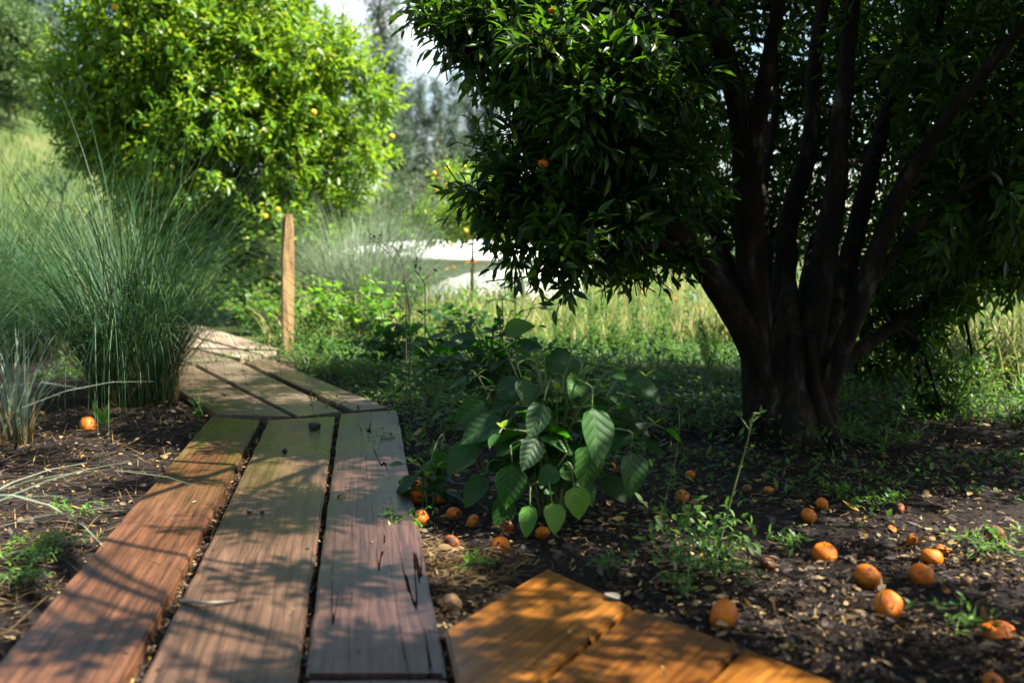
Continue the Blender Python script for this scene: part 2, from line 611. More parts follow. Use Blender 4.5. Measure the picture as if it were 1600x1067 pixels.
# ------------------------------------------------------------------ ground
def build_ground():
    def axis(fine0, fine1, step, far):
        a = list(np.arange(fine0, fine1 + 1e-6, step))
        lo, hi, s = fine0, fine1, step
        L_, H_ = [], []
        while hi < far:
            s *= 1.28
            hi += s
            lo -= s
            H_.append(hi)
            L_.append(lo)
        return np.array(L_[::-1] + a + H_)
    xs = axis(-5, 5, .12, 900)
    ys = axis(-1, 12, .12, 900)
    X, Y = np.meshgrid(xs, ys)
    Z = ground_z(X, Y)
    V = np.stack([X, Y, Z], 2).reshape(-1, 3)
    nx, ny = len(xs), len(ys)
    i, j = np.meshgrid(np.arange(nx - 1), np.arange(ny - 1))
    a = (j * nx + i).ravel()
    F = np.stack([a, a + 1, a + nx + 1, a + nx], 1)
    m, N, L = new_mat('soil_and_meadow')
    out = N.new('ShaderNodeOutputMaterial')
    tc = N.new('ShaderNodeTexCoord')
    n1 = N.new('ShaderNodeTexNoise')
    n1.inputs['Scale'].default_value = 34
    n1.inputs['Detail'].default_value = 8
    n1.inputs['Roughness'].default_value = .7
    L.new(tc.outputs['Object'], n1.inputs['Vector'])
    soil = ramp(N, [(.3, (.004, .003, .0025)), (.5, (.011, .007, .0055)), (.68, (.026, .017, .012)), (.8, (.06, .04, .027))])
    L.new(n1.outputs[0], soil.inputs[0])
    n2 = N.new('ShaderNodeTexNoise')
    n2.inputs['Scale'].default_value = .9
    n2.inputs['Detail'].default_value = 8
    L.new(tc.outputs['Object'], n2.inputs['Vector'])
    gr = ramp(N, [(.3, (.025, .045, .01)), (.5, (.05, .075, .018)), (.7, (.1, .1, .035))])
    L.new(n2.outputs[0], gr.inputs[0])
    sep = N.new('ShaderNodeSeparateXYZ')
    L.new(tc.outputs['Object'], sep.inputs[0])
    mr = N.new('ShaderNodeMapRange')
    mr.inputs[1].default_value = 7.5
    mr.inputs[2].default_value = 9.5
    L.new(sep.outputs[1], mr.inputs[0])
    mx = N.new('ShaderNodeMix')
    mx.data_type = 'RGBA'
    L.new(mr.outputs[0], mx.inputs[0])
    L.new(soil.outputs[0], mx.inputs[6])
    L.new(gr.outputs[0], mx.inputs[7])
    p = N.new('ShaderNodeBsdfPrincipled')
    p.inputs['Roughness'].default_value = .9
    p.inputs['Specular IOR Level'].default_value = .2
    L.new(mx.outputs[2], p.inputs['Base Color'])
    bp = N.new('ShaderNodeBump')
    bp.inputs['Strength'].default_value = .9
    bp.inputs['Distance'].default_value = .03
    L.new(n1.outputs[0], bp.inputs['Height'])
    L.new(bp.outputs[0], p.inputs['Normal'])
    L.new(p.outputs[0], out.inputs['Surface'])
    o = link('ground', MB().add(V, F).mesh('ground', m))
    tag(o, 'dark mulched soil running out into rough meadow', 'ground', kind='structure')


build_ground()

# ------------------------------------------------------------------ boardwalk
path = bpy.data.objects.new('boardwalk_path', None)
path.location = (0, 0, SOIL)
COL.objects.link(path)
tag(path, 'winding garden path of weathered wooden planks laid in angled sections', 'path', kind='structure')
PLANKS = []


def plank(corners, mat, label=None, thick=.06, top=0.0, jit=.0025):
    """corners in photograph pixels: near-left, near-right, far-right, far-left, on the plank-top plane"""
    C = [G(x, y, top) for x, y in corners]
    PLANKS.append(np.array(C)[:, :2])
    mid_n, mid_f = (C[0] + C[1]) / 2, (C[2] + C[3]) / 2
    ctr = (mid_n + mid_f) / 2
    ax = norm(mid_f - mid_n)
    R = Matrix(((ax[0], -ax[1], 0), (ax[1], ax[0], 0), (0, 0, 1)))
    Ri = np.array(R).T
    loc = [Ri @ (c - ctr) for c in C]
    n = max(6, int(np.linalg.norm(mid_f - mid_n) / .09))
    bm = bmesh.new()
    outline = []
    for a, b, k in ((0, 3, n), (3, 2, 4), (2, 1, n), (1, 0, 4)):
        for i in range(k):
            t = i / k
            q = loc[a] * (1 - t) + loc[b] * t
            amp = jit if 0 < i else 0
            outline.append(q + np.array([0 if k == n else random.uniform(-amp, amp), random.uniform(-amp, amp) if k == n else 0, 0]))
    vs = [bm.verts.new(q) for q in outline]
    f = bm.faces.new(vs)
    bmesh.ops.recalc_face_normals(bm, faces=[f])
    if f.normal.z < 0:
        f.normal_flip()
    ex = bmesh.ops.extrude_face_region(bm, geom=[f])
    lows = [g for g in ex['geom'] if isinstance(g, bmesh.types.BMVert)]
    for v in lows:
        v.co.z -= thick
    bmesh.ops.recalc_face_normals(bm, faces=bm.faces)
    top_e = [e for e in bm.edges if all(abs(v.co.z) < 1e-6 for v in e.verts)]
    bmesh.ops.bevel(bm, geom=top_e, offset=.006, segments=2, affect='EDGES')
    me = bpy.data.meshes.new('plank')
    bm.to_mesh(me)
    bm.free()
    for pl in me.polygons:
        pl.use_smooth = False
    me.materials.append(mat)
    o = link('plank', me, path)
    o.matrix_basis = Matrix.Translation(Vector(ctr) - path.location) @ R.to_4x4()
    if label:
        o['label'] = label
    return o


w1 = wood_mat('board_red_brown', (.03, .012, .006), (.15, .066, .03), 1.0, .3, .75, .15, 7, .25, .32)
w2 = wood_mat('board_grey_brown', (.034, .019, .012), (.14, .08, .048), 2.0, .27, .55, .05, 9, .8, .38)
w3 = wood_mat('board_cracked', (.024, .012, .011), (.1, .05, .037), 3.0, .28, 0, .95, 9, .6)
w4 = wood_mat('board_weathered', (.065, .045, .032), (.21, .16, .115), 5.0, .34, .15, .3, 8, .4)
w5 = wood_mat('board_weathered_knotty', (.05, .033, .022), (.18, .125, .085), 6.0, .34, .1, .5, 7, .3)
w6 = wood_mat('board_pale', (.19, .145, .105), (.4, .32, .24), 7.0, .45, 0, .2, 8, .3)
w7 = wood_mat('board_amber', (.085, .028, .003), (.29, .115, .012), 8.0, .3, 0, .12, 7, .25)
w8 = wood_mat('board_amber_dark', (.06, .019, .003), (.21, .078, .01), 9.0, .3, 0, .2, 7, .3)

plank([(-113, 1160), (141, 1160), (406, 656), (330, 650)], w1, 'reddish brown board with green algae at its far end')
plank([(174, 1160), (448, 1160), (524, 650), (420, 656)], w2, 'grey brown board with saw marks, middle of the near section')
plank([(478, 1053), (697, 1053), (620, 640), (532, 646)], w3, 'dark board with long drying cracks and a blue sheen')
plank([(467, 1160), (722, 1160), (698, 1060), (478, 1061)], w3)
plank([(338, 647), (458, 651), (302, 571), (225, 576)], w5)
plank([(466, 651), (535, 643), (369, 563), (306, 569)], w4)
plank([(552, 642), (607, 637), (418, 559), (382, 565)], w5)
plank([(300, 567), (364, 561), (287, 541), (215, 546)], w4, top=-.002)
plank([(220, 573), (296, 568), (210, 547), (140, 551)], w4, top=-.003)
plank([(376, 559), (409, 555), (245, 513), (205, 524)], w6)
plank([(412, 554), (441, 546), (285, 500), (250, 511)], w6)
plank([(695, 982), (733, 1150), (986, 945), (856, 887)], w7, 'amber brown board with its corner by the leaf litter')
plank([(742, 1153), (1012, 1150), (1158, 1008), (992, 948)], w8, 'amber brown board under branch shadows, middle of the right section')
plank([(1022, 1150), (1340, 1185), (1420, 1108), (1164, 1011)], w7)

def in_planks(x, y, grow=0.0):
    inside = np.zeros(len(x), bool)
    for Q in PLANKS:
        c = Q.mean(0)
        ok = np.ones(len(x), bool)
        area = sum(Q[i][0] * Q[(i + 1) % 4][1] - Q[(i + 1) % 4][0] * Q[i][1] for i in range(4))
        sg = 1 if area > 0 else -1
        for i in range(4):
            a, b = Q[i], Q[(i + 1) % 4]
            e = (b - a) / np.linalg.norm(b - a)
            d = sg * (e[0] * (y - a[1]) - e[1] * (x - a[0]))
            ok &= d > -grow
        inside |= ok
    return inside


# wooden stake
def stake():
    b = G(449, 556, SOIL)
    t = thing('wooden_stake', b, 'square wooden stake standing upright at the bend of the plank path', 'stake')
    bm = bmesh.new()
    zs = [-.1, .15, .45, .8, 1.1, 1.155]
    rings = []
    for k, z in enumerate(zs):
        s = .044 * (1 + random.uniform(-.03, .03)) * (.86 if k == len(zs) - 1 else 1)
        ox, oy = .022 * max(z, 0) + random.uniform(-.002, .002), random.uniform(-.002, .002)
        rings.append([bm.verts.new((ox + s * a, oy + s * c, z + (random.uniform(-.01, .006) if k == 5 else 0))) for a, c in ((-1, -1), (1, -1), (1, 1), (-1, 1))])
    for a, c in zip(rings, rings[1:]):
        for i in range(4):
            bm.faces.new((a[i], a[(i + 1) % 4], c[(i + 1) % 4], c[i]))
    bm.faces.new(rings[-1])
    ve = [e for e in bm.edges if abs(e.verts[0].co.z - e.verts[1].co.z) > .02]
    bmesh.ops.bevel(bm, geom=ve, offset=.02, segments=4, affect='EDGES')
    me = bpy.data.meshes.new('post')
    bm.to_mesh(me)
    bm.free()
    me.materials.append(M['stake'])
    # grain runs up the post: a turned child keeps the texture's X along the post
    for v in me.vertices:
        x, y, z = v.co
        v.co = (z, y, -x)
    o = link('post', me, t)
    o.rotation_euler = (0, -math.pi / 2, math.radians(0))
    o.matrix_basis = Matrix.Rotation(math.radians(24), 4, 'Z') @ Matrix.Rotation(-math.pi / 2, 4, 'Y')
    return t


stake()

# ------------------------------------------------------------------ tree builders
LANCE = t_lance(.15, .14, .35)
LANCE_W = t_lance(.19, .12, .3)
DIAM = t_diamond(.2)
DIAM_N = t_diamond(.1)


def lobe_shoots(lobes, K, inner=.4, flat=1.0):
    P, D = [], []
    for (c, r, k) in lobes:
        n = max(3, int(K * k * r * r))
        d = rdir(n)
        rr = r * (inner + (1 - inner) * rng.random(n) ** .6) * rng.uniform(.85, 1.12, n)
        d2 = d * np.array([1, 1, flat])
        P.append(np.asarray(c) + d2 * rr[:, None])
        D.append(norm(d + .45 * rdir(n) + np.array([0, 0, .15])))
    return np.vstack(P), np.vstack(D)


def shoot_leaves(P, D, nl, slen, llen, droop=.25, spread=.85):
    n = len(P)
    u = norm(np.cross(D, rdir(n)))
    v = np.cross(D, u)
    pos, ax, nr, sc = [], [], [], []
    ph = rng.random(n) * 6.28
    for k in range(nl):
        t = (k + .5) / nl
        a = ph + k * 2.4 + rng.normal(0, .25, n)
        rad = np.cos(a)[:, None] * u + np.sin(a)[:, None] * v
        pos.append(P + D * (slen * (t - .4)) + rad * .004)
        x = norm(D * (.25 + .9 * t) + rad * spread + .28 * rng.normal(size=(n, 3)) + np.array([0, 0, -droop]))
        ax.append(x)
        nr.append(norm(np.array([0, 0, 1.]) * .8 + D * .4 + .45 * rng.normal(size=(n, 3))))
        sc.append(llen * rng.uniform(.65, 1.15, n) * (1 - .35 * t ** 3))
    return np.vstack(pos), np.vstack(ax), np.vstack(nr), np.concatenate(sc)


def single_leaves(root, tpl, mat, pos, R, sc, count, dmin, name='leaf'):
    """the `count` leaves that show largest become objects of their own; returns the mask of the rest"""
    px, py, dep = project(pos)
    size = sc / dep
    ok = (px > 5) & (px < 1595) & (py > 5) & (py < 1062) & (dep > dmin)
    size = np.where(ok, size, 0)
    idx = np.argsort(-size)[:count]
    mb = MB().add(tpl[0], tpl[1])
    me = mb.mesh(name, mat)
    base = Vector(root.location)
    for i in idx:
        o = link(name, me, root)
        m4 = Matrix.Translation(Vector(pos[i]) - base) @ Matrix(R[i].tolist()).to_4x4() @ Matrix.Scale(float(sc[i]), 4)
        o.matrix_basis = m4
    keep = np.ones(len(pos), bool)
    keep[idx] = False
    return keep


def limb(mb, P, r0, r1, k=9, n=5, wob=.0):
    S = spline(P, n)
    if wob:
        S = S + rng.normal(0, wob, S.shape)
    t = np.linspace(0, 1, len(S))
    mb.tube(S, r0 + (r1 - r0) * t ** .8, k)
    return S


def branch_to(mb, trunk_pts, c, r0, r1, k=5):
    """a branch from the nearest fitting limb point to a lobe"""
    d = np.linalg.norm(trunk_pts - c, axis=1) + .6 * np.maximum(0, trunk_pts[:, 2] - c[2])
    a = trunk_pts[np.argmin(d)]
    L = np.linalg.norm(c - a)
    mid = (a + c) / 2 + np.array([0, 0, .12 * L]) + rng.normal(0, .06 * L, 3)
    return limb(mb, [a, mid, c], r0, r1, k, 4)


FRUIT = None


def fruit_mesh(name, mat, flat=.86, seed=0, nu=18, nv=11):
    r = random.Random(seed)
    V, F = [], []
    ph = r.random() * 6
    for j in range(nv + 1):
        a = math.pi * j / nv
        for i in range(nu):
            b = 2 * math.pi * i / nu
            rr = 1 + .03 * math.sin(3 * b + ph) * math.sin(a) + .02 * math.sin(5 * b + 2 * a + ph)
            dim = 1 - .2 * math.exp(-(a / .3) ** 2) - .1 * math.exp(-((math.pi - a) / .3) ** 2)
            V.append((rr * math.sin(a) * math.cos(b), rr * math.sin(a) * math.sin(b), flat * dim * math.cos(a) * (1 + .03 * math.sin(b + ph))))
    for j in range(nv):
        for i in range(nu):
            i2 = (i + 1) % nu
            F.append((j * nu + i, (j + 1) * nu + i, (j + 1) * nu + i2, j * nu + i2))
    return MB().add(V, F).mesh(name, mat)


def peel_mat(name, c0, c1, spots, rot_col, rough=.38):
    m, N, L = new_mat(name)
    out = N.new('ShaderNodeOutputMaterial')
    tc = N.new('ShaderNodeTexCoord')
    oi = N.new('ShaderNodeObjectInfo')
    add = N.new('ShaderNodeVectorMath')
    add.operation = 'ADD'
    L.new(tc.outputs['Object'], add.inputs[0])
    sc = N.new('ShaderNodeVectorMath')
    sc.operation = 'SCALE'
    sc.inputs[0].default_value = (17, 31, 23)
    L.new(oi.outputs['Random'], sc.inputs[3])
    L.new(sc.outputs[0], add.inputs[1])
    n = N.new('ShaderNodeTexNoise')
    n.inputs['Scale'].default_value = 1.6
    n.inputs['Detail'].default_value = 5
    L.new(add.outputs[0], n.inputs['Vector'])
    base = ramp(N, [(.35, c0), (.65, c1)])
    L.new(n.outputs[0], base.inputs[0])
    n2 = N.new('ShaderNodeTexNoise')
    n2.inputs['Scale'].default_value = 1.1
    n2.inputs['Detail'].default_value = 6
    n2.inputs['Roughness'].default_value = .6
    L.new(add.outputs[0], n2.inputs['Vector'])
    sp = ramp(N, [(.62 - spots * .25, (0, 0, 0)), (.66 - spots * .25, (1, 1, 1))])
    L.new(n2.outputs[0], sp.inputs[0])
    mx = N.new('ShaderNodeMix')
    mx.data_type = 'RGBA'
    L.new(sp.outputs[0], mx.inputs[0])
    L.new(base.outputs[0], mx.inputs[6])
    mx.inputs[7].default_value = (*rot_col, 1)
    p = N.new('ShaderNodeBsdfPrincipled')
    p.inputs['Roughness'].default_value = rough + .1
    p.inputs['Specular IOR Level'].default_value = .3
    L.new(mx.outputs[2], p.inputs['Base Color'])
    vo = N.new('ShaderNodeTexVoronoi')
    vo.inputs['Scale'].default_value = 16
    L.new(add.outputs[0], vo.inputs['Vector'])
    bp = N.new('ShaderNodeBump')
    bp.inputs['Strength'].default_value = .25
    bp.inputs['Distance'].default_value = .02
    L.new(vo.outputs[0], bp.inputs['Height'])
    L.new(bp.outputs[0], p.inputs['Normal'])
    L.new(p.outputs[0], out.inputs['Surface'])
    return m


M['peel'] = peel_mat('mandarin_peel', (.44, .09, .002), (.54, .15, .003), .1, (.16, .05, .015))
M['peel_rot_shade'] = peel_mat('rotting_shaded_peel', (.2, .045, .004), (.32, .07, .004), .5, (.06, .025, .012), .55)  # also worn by shaded mandarins, their shade put into the peel colour
M['peel_dry'] = peel_mat('dried_mandarin_peel', (.12, .065, .03), (.22, .125, .06), .4, (.12, .065, .03), .7)
M['peel_yellow'] = peel_mat('yellow_citrus_peel', (.5, .28, .008), (.6, .38, .015), 0, (.6, .3, .02))
M['calyx'] = noise_mat('calyx', [(.3, (.06, .05, .015)), (.7, (.12, .1, .03))], 20, .8, .2)
ME_FRUIT = [fruit_mesh('mandarin', M['peel'], .84, s) for s in range(3)]
ME_ROT_SHADE = [fruit_mesh('mandarin', M['peel_rot_shade'], .74, s + 5) for s in range(2)]
ME_DRY = fruit_mesh('mandarin', M['peel_dry'], .7, 9)
ME_YEL = fruit_mesh('fruit', M['peel_yellow'], 1.05, 3, 12, 8)
cb = MB()
for i in range(5):
    a = i * 2 * math.pi / 5
    cb.add([(0, 0, .06), (.1 * math.cos(a - .5), .1 * math.sin(a - .5), .03), (.2 * math.cos(a), .2 * math.sin(a), 0), (.1 * math.cos(a + .5), .1 * math.sin(a + .5), .03)], [(0, 1, 2, 3)])
cb.tube([(0, 0, 0), (0, 0, .16)], [.05, .045], 6)
ME_CALYX = cb.mesh('stem_button', M['calyx'])


def hang_fruit(root, p, r, me, stalk=True):
    o = link('fruit', me, root)
    o.location = Vector(p) - Vector(root.location)
    o.scale = (r, r, r)
    o.rotation_euler = (random.uniform(-.2, .2), random.uniform(-.2, .2), random.random() * 6)
    if stalk:
        s = link('stalk', ME_CALYX, o)
        s.location = (0, 0, .78)
        s.scale = (1.6, 1.6, 2.5)
    return o


def cluster_tree(name, label, cat, base, trunk, lobes, mat, K, nl, slen, llen, tpl=DIAM, bark='far_bark', r0=.07, inner=.4, group=None, droop=.2, singles=0, flat=1.0, twigs=True):
    """generic tree: trunk path, branches to each lobe, crown of leaf shoots"""
    root = thing(name, base, label, cat, group)
    mb = MB()
    S = limb(mb, trunk, r0, r0 * .35, 9, 5, .0)
    for (c, r, k) in lobes:
        branch_to(mb, S, np.asarray(c), r0 * .3, r0 * .08)
    link('trunk', mb.mesh('trunk', M[bark], base), root)
    P, D = lobe_shoots(lobes, K, inner, flat)
    pos, ax, nr, sc = shoot_leaves(P, D, nl, slen, llen, droop)
    R = frames(ax, nr)
    if singles:
        keep = single_leaves(root, tpl, mat, pos, R, sc, singles, 1.5)
        pos, R, sc = pos[keep], R[keep], sc[keep]
    mb = MB()
    if len(tpl[1]) > 4:
        far_side = pos[:, 1] > base[1]
        scatter(mb, *tpl, pos[~far_side], R[~far_side], sc[~far_side])
        scatter(mb, *DIAM, pos[far_side], R[far_side], sc[far_side])
    else:
        scatter(mb, *tpl, pos, R, sc)
    cr = link('crown', mb.mesh('crown', mat, base), root)
    if twigs:
        mb = MB()
        for p, d in zip(P, D):
            q = p - d * slen * .9 + rng.normal(0, .02, 3)
            mb.tube([q, p + d * slen * .45], [.004, .0015], 3)
        link('twigs', mb.mesh('twigs', M[bark], base), root)['kind'] = 'stuff'
    return root


# ------------------------------------------------------------------ the mandarin tree on the right
def mandarin_tree():
    base = G(1232, 690, SOIL)
    bx, by, _ = base
    root = thing('mandarin_tree', base, 'large dark multi-stemmed mandarin tree shading the right half of the garden', 'tree')
    mb = MB()
    trunk = limb(mb, [base + (0, 0, -.1), base + (.0, 0, .12), W(1228, 600, by), W(1228, 520, by), W(1235, 440, by + .1)], .27, .03, 14, 5)
    # root flare
    for a in np.linspace(0, 6.28, 8)[:-1]:
        e = base + np.array([math.cos(a) * .36, math.sin(a) * .36, -.06])
        S = spline([base + np.array([math.cos(a) * .1, math.sin(a) * .1, .5]), base + np.array([math.cos(a) * .15, math.sin(a) * .15, .2]), base + np.array([math.cos(a) * .23, math.sin(a) * .23, .05]), e], 5)
        mb.tube(S, np.interp(np.linspace(0, 1, len(S)), [0, .35, .7, 1], [.02, .04, .045, .02]), 9)
    d = by
    stems = [
        ([W(1210, 680, d), W(1192, 590, d - .05), W(1150, 490, d - .1), W(1090, 415, d - .2), W(1045, 330, d - .3), W(985, 240, d - .35), W(930, 150, d - .4), W(870, 60, d - .3)], .085, .02),
        ([W(1195, 700, d), W(1192, 600, d), W(1178, 500, d), W(1168, 330, d - .05), W(1160, 190, d - .1), W(1128, 60, d - .1), W(1105, -60, d - .1), W(1060, -260, d - .2), W(1010, -500, d - .3)], .105, .02),
        ([W(1222, 700, d), W(1222, 600, d + .1), W(1222, 430, d + .2), W(1240, 335, d + .25), W(1266, 225, d + .3), W(1272, 100, d + .4), W(1290, -40, d + .5), W(1300, -300, d + .6), W(1330, -520, d + .6)], .075, .018),
        ([W(1245, 700, d), W(1258, 580, d), W(1288, 420, d), W(1304, 300, d), W(1318, 190, d + .05), W(1332, 40, d + .1), W(1345, -120, d + .1), W(1400, -400, d)], .085, .02),
        ([W(1265, 700, d), W(1282, 590, d), W(1322, 430, d + .2), W(1348, 300, d + .35), W(1385, 165, d + .5), W(1440, 40, d + .6), W(1500, -150, d + .7), W(1560, -380, d + .7)], .07, .018),
        ([W(1275, 690, d - .05), W(1300, 590, d - .1), W(1355, 450, d - .2), W(1400, 335, d - .3), W(1475, 215, d - .45), W(1560, 95, d - .6), W(1680, -60, d - .8), W(1850, -260, d - 1.1)], .055, .012),
        ([W(1275, 680, d + .1), W(1300, 590, d + .2), W(1370, 520, d + .4), W(1470, 455, d + .6), W(1580, 410, d + .7), W(1700, 380, d + .7)], .055, .012),
        ([W(1235, 690, d + .05), W(1240, 560, d + .2), W(1262, 420, d + .5), W(1300, 250, d + .9), W(1320, 60, d + 1.2), W(1340, -150, d + 1.4)], .05, .012),
        ([W(1290, 560, d + .1), W(1340, 440, d + .1), W(1400, 300, d + .2), W(1440, 180, d + .3), W(1470, 20, d + .3), W(1490, -180, d + .3)], .042, .012),
        ([W(1195, 560, d + .05), W(1205, 420, d + .4), W(1195, 300, d + .8), W(1215, 150, d + 1.1), W(1200, -40, d + 1.3)], .045, .012),
        ([W(1360, 440, d - .2), W(1440, 350, d - .3), W(1520, 290, d - .35), W(1600, 240, d - .4)], .025, .008),
        ([W(1150, 490, d - .1), W(1120, 380, d + .3), W(1080, 300, d + .8), W(1040, 180, d + 1.2)], .05, .012),
        ([W(1128, 60, d - .1), W(1080, 55, d - .3), W(1040, -20, d - .6), W(1000, -160, d - 1.2), W(960, -380, d - 1.9)], .04, .012),
        ([W(1168, 330, d - .05), W(1192, 180, d - .2), W(1205, 60, d - .35), W(1240, -80, d - .6), W(1300, -300, d - 1.1)], .05, .012),
    ]
    pts = [trunk[-6:]]
    for P, a, b in stems:
        P = np.array(P)
        P[1:-1] += rng.normal(0, .012, P[1:-1].shape)
        pts.append(limb(mb, P, a, b, 11, 7, .0025)[8:])
    pts = np.vstack(pts)
    vis = [(720, 10, 4.4, .2), (765, 55, 4.3, .27), (850, 20, 4.3, .38), (870, 120, 4.2, .3), (940, 70, 4.3, .4), (1010, 10, 4.4, .36),
           (960, 190, 4.1, .36), (1030, 120, 4.5, .3), (880, 215, 4.3, .24), (840, 170, 4.4, .16), (825, 255, 4.3, .24), (870, 295, 4.3, .3), (775, 300, 4.3, .12),
           (930, 300, 4.2, .36), (1000, 270, 4.3, .32), (820, 335, 4.2, .18), (868, 355, 4.1, .22), (925, 370, 4.1, .22), (985, 375, 4.3, .22), (868, 405, 4.0, .11), (1050, 330, 4.9, .22), (1050, 210, 4.9, .28), (990, 420, 4.5, .14)]
    lobes = [(W(x, y, q), r * .88, 1.05) for x, y, q, r in vis]
    lobes += [(W(x, y, q), r, 1.6) for x, y, q, r in ((672, 8, 4.4, .08), (700, 62, 4.3, .1), (735, 95, 4.3, .1), (800, 145, 4.2, .08), (805, 205, 4.2, .08), (768, 240, 4.3, .06), (738, 298, 4.2, .08), (770, 345, 4.2, .08),
                                                       (805, 385, 4.1, .09), (842, 425, 4.0, .06), (888, 432, 4.0, .07), (935, 410, 4.1, .08), (960, 120, 3.9, .14), (1000, 60, 3.9, .12), (910, 180, 3.9, .13), (860, 70, 3.9, .14), (1060, 150, 4.0, .1), (1080, 260, 4.1, .09), (1060, 400, 4.3, .08))]
    right = [(1450, 60, 4.7, .4), (1560, 150, 4.4, .42), (1550, 300, 4.3, .36), (1470, 380, 4.9, .33), (1590, 400, 4.7, .2), (1400, 440, 5.3, .3), (1350, 500, 5.3, .2),
             (1450, 500, 5.3, .14), (1480, 250, 5.0, .36), (1520, 560, 5.2, .07), (1500, 460, 5.0, .16), (1640, 300, 4.6, .4), (1650, 100, 4.7, .45), (1400, 560, 5.4, .16), (1345, 570, 5.4, .12), (1410, 520, 5.2, .18), (1440, 610, 5.2, .09), (1470, 640, 5.2, .06)]
    lobes += [(W(x, y, q), r, .85) for x, y, q, r in right]
    for x in (1040, 1130, 1220, 1310, 1400, 1490, 1580, 1680):
        for y in (-60, 70, 180, 290, 370):
            if y > 300 and x < 1260:
                continue
            q = 6.2 + rng.uniform(-.4, .5)
            lobes.append((W(x + rng.uniform(-30, 30), y + rng.uniform(-30, 30), q), .42 if y < 280 else .34, .6))
    for x, y in ((1070, 330), (1140, 350), (1210, 350), (1330, 430), (1420, 430), (1520, 400), (1600, 350)):
        lobes.append((W(x, y, 6.0), .3, .8))
    # the rest of the crown, above the picture
    n = 0
    while n < 42:
        q = rng.uniform(-1, 1, 3)
        c = np.array([2.4, 4.8, 2.75]) + q * np.array([2.0, 2.0, 1.0])
        if (q * q).sum() > 1 or c[2] < .85 + .25 * c[1] + .42 or (c[0] < 2.2 and c[1] < 3.7):
            continue
        lobes.append((c, rng.uniform(.34, .5), .62))
        n += 1
    for c in ((3.9, 4.2, 2.6), (4.0, 5.0, 2.9), (3.8, 5.8, 2.7), (3.6, 4.6, 3.4), (3.3, 5.4, 3.6), (4.1, 3.4, 2.8), (3.0, 5.9, 2.5), (3.7, 5.2, 2.2), (3.5, 3.8, 2.2), (2.9, 3.5, 2.5), (3.0, 3.9, 3.2), (3.4, 3.3, 3.0), (2.8, 4.4, 3.5), (3.9, 3.8, 3.3), (4.4, 4.4, 2.4), (4.4, 3.8, 2.2), (2.6, 3.9, 3.0)):  # clusters added out of view to shade the right side of the crown
        lobes.append((np.array(c), .42, .7))
    # loose front fringe of the crown: the dappled light on the boards falls through it
    for c in ((1.1, 2.0, 2.3), (1.55, 2.75, 2.6), (2.0, 2.3, 2.5), (2.35, 2.9, 2.7), (2.9, 2.7, 2.9), (2.6, 1.9, 2.8), (3.3, 2.4, 3.0),
              (1.65, 1.6, 2.5), (2.2, 1.3, 2.7), (.6, 3.2, 2.4), (3.05, 1.55, 2.9), (3.55, 1.9, 3.0)):
        lobes.append((np.array(c) + rng.normal(0, .08, 3), rng.uniform(.16, .25), .95))
    for c in ((1.9, 2.9, 2.6), (2.25, 3.2, 2.8), (2.3, 3.35, 2.5), (1.7, 3.1, 2.4), (2.0, 3.4, 2.75)):  # clusters added out of view to shade the large broad-leaved plant
        lobes.append((np.array(c), .26, .9))
    for _ in range(19):
        lobes.append((np.array([rng.uniform(.9, 3.2), rng.uniform(1.3, 3.0), rng.uniform(2.1, 2.9)]), rng.uniform(.09, .15), 1.5))
    for c in ((-.2, 3.7, 2.45), (-.5, 4.3, 2.6), (-.1, 4.5, 2.8), (-.45, 5.0, 2.65), (.1, 5.3, 2.8), (-.7, 4.7, 2.9), (-.3, 5.7, 2.9), (-.6, 3.9, 2.8)):  # clusters added out of view to shade the soil on the left
        lobes.append((np.array(c), rng.uniform(.24, .34), .6))
    for (c, r, k) in lobes:
        branch_to(mb, pts, np.asarray(c), .02, .006, 6)
    link('trunk', mb.mesh('trunk', M['bark'], base), root)
    P, D = lobe_shoots(lobes, 760, .3, .9)
    pos, ax, nr, sc = shoot_leaves(P, D, 10, .2, .1, .22)
    R = frames(ax, nr)
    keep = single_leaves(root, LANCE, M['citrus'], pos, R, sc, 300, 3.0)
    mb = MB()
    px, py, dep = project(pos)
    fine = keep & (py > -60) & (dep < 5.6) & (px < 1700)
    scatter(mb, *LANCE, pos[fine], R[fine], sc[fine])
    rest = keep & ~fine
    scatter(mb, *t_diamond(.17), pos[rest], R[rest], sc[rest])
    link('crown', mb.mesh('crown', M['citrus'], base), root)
    mb = MB()
    for p, q in zip(P, D):
        mb.tube([p - q * .2 + rng.normal(0, .02, 3), p + q * .09], [.0035, .0015], 3)
    link('twigs', mb.mesh('twigs', M['bark'], base), root)['kind'] = 'stuff'
    for x, y, q, r in ((755, 113, 4.3, .017), (735, 79, 4.3, .018), (760, 12, 4.3, .017), (849, 256, 3.95, .021), (993, 430, 4.2, .02), (862, 18, 4.0, .016)):
        hang_fruit(root, W(x, y, q), r, ME_FRUIT[0])


mandarin_tree()


def sky_block_tree(x, y, label, H=4.2, R=1.7):  # unseen trees added around the viewer to hold back sky light
    b = np.array([x, y, SOIL])
    lobes = []
    for v in rdir(26):
        c = np.array([x, y, H * .55]) + v * np.array([R, R, H * .42]) * rng.uniform(.55, .85)
        lobes.append((c, rng.uniform(.5, .7), 1.0))
    cluster_tree('citrus_tree', label, 'tree', b, [b, b + (.05, 0, .8), b + (0, .05, H * .6)], lobes, M['citrus'], 90, 9, .3, .17, DIAM, 'bark', .1, .35, 'unseen citrus trees added to hold back sky light', .25, 0, 1.0, False)


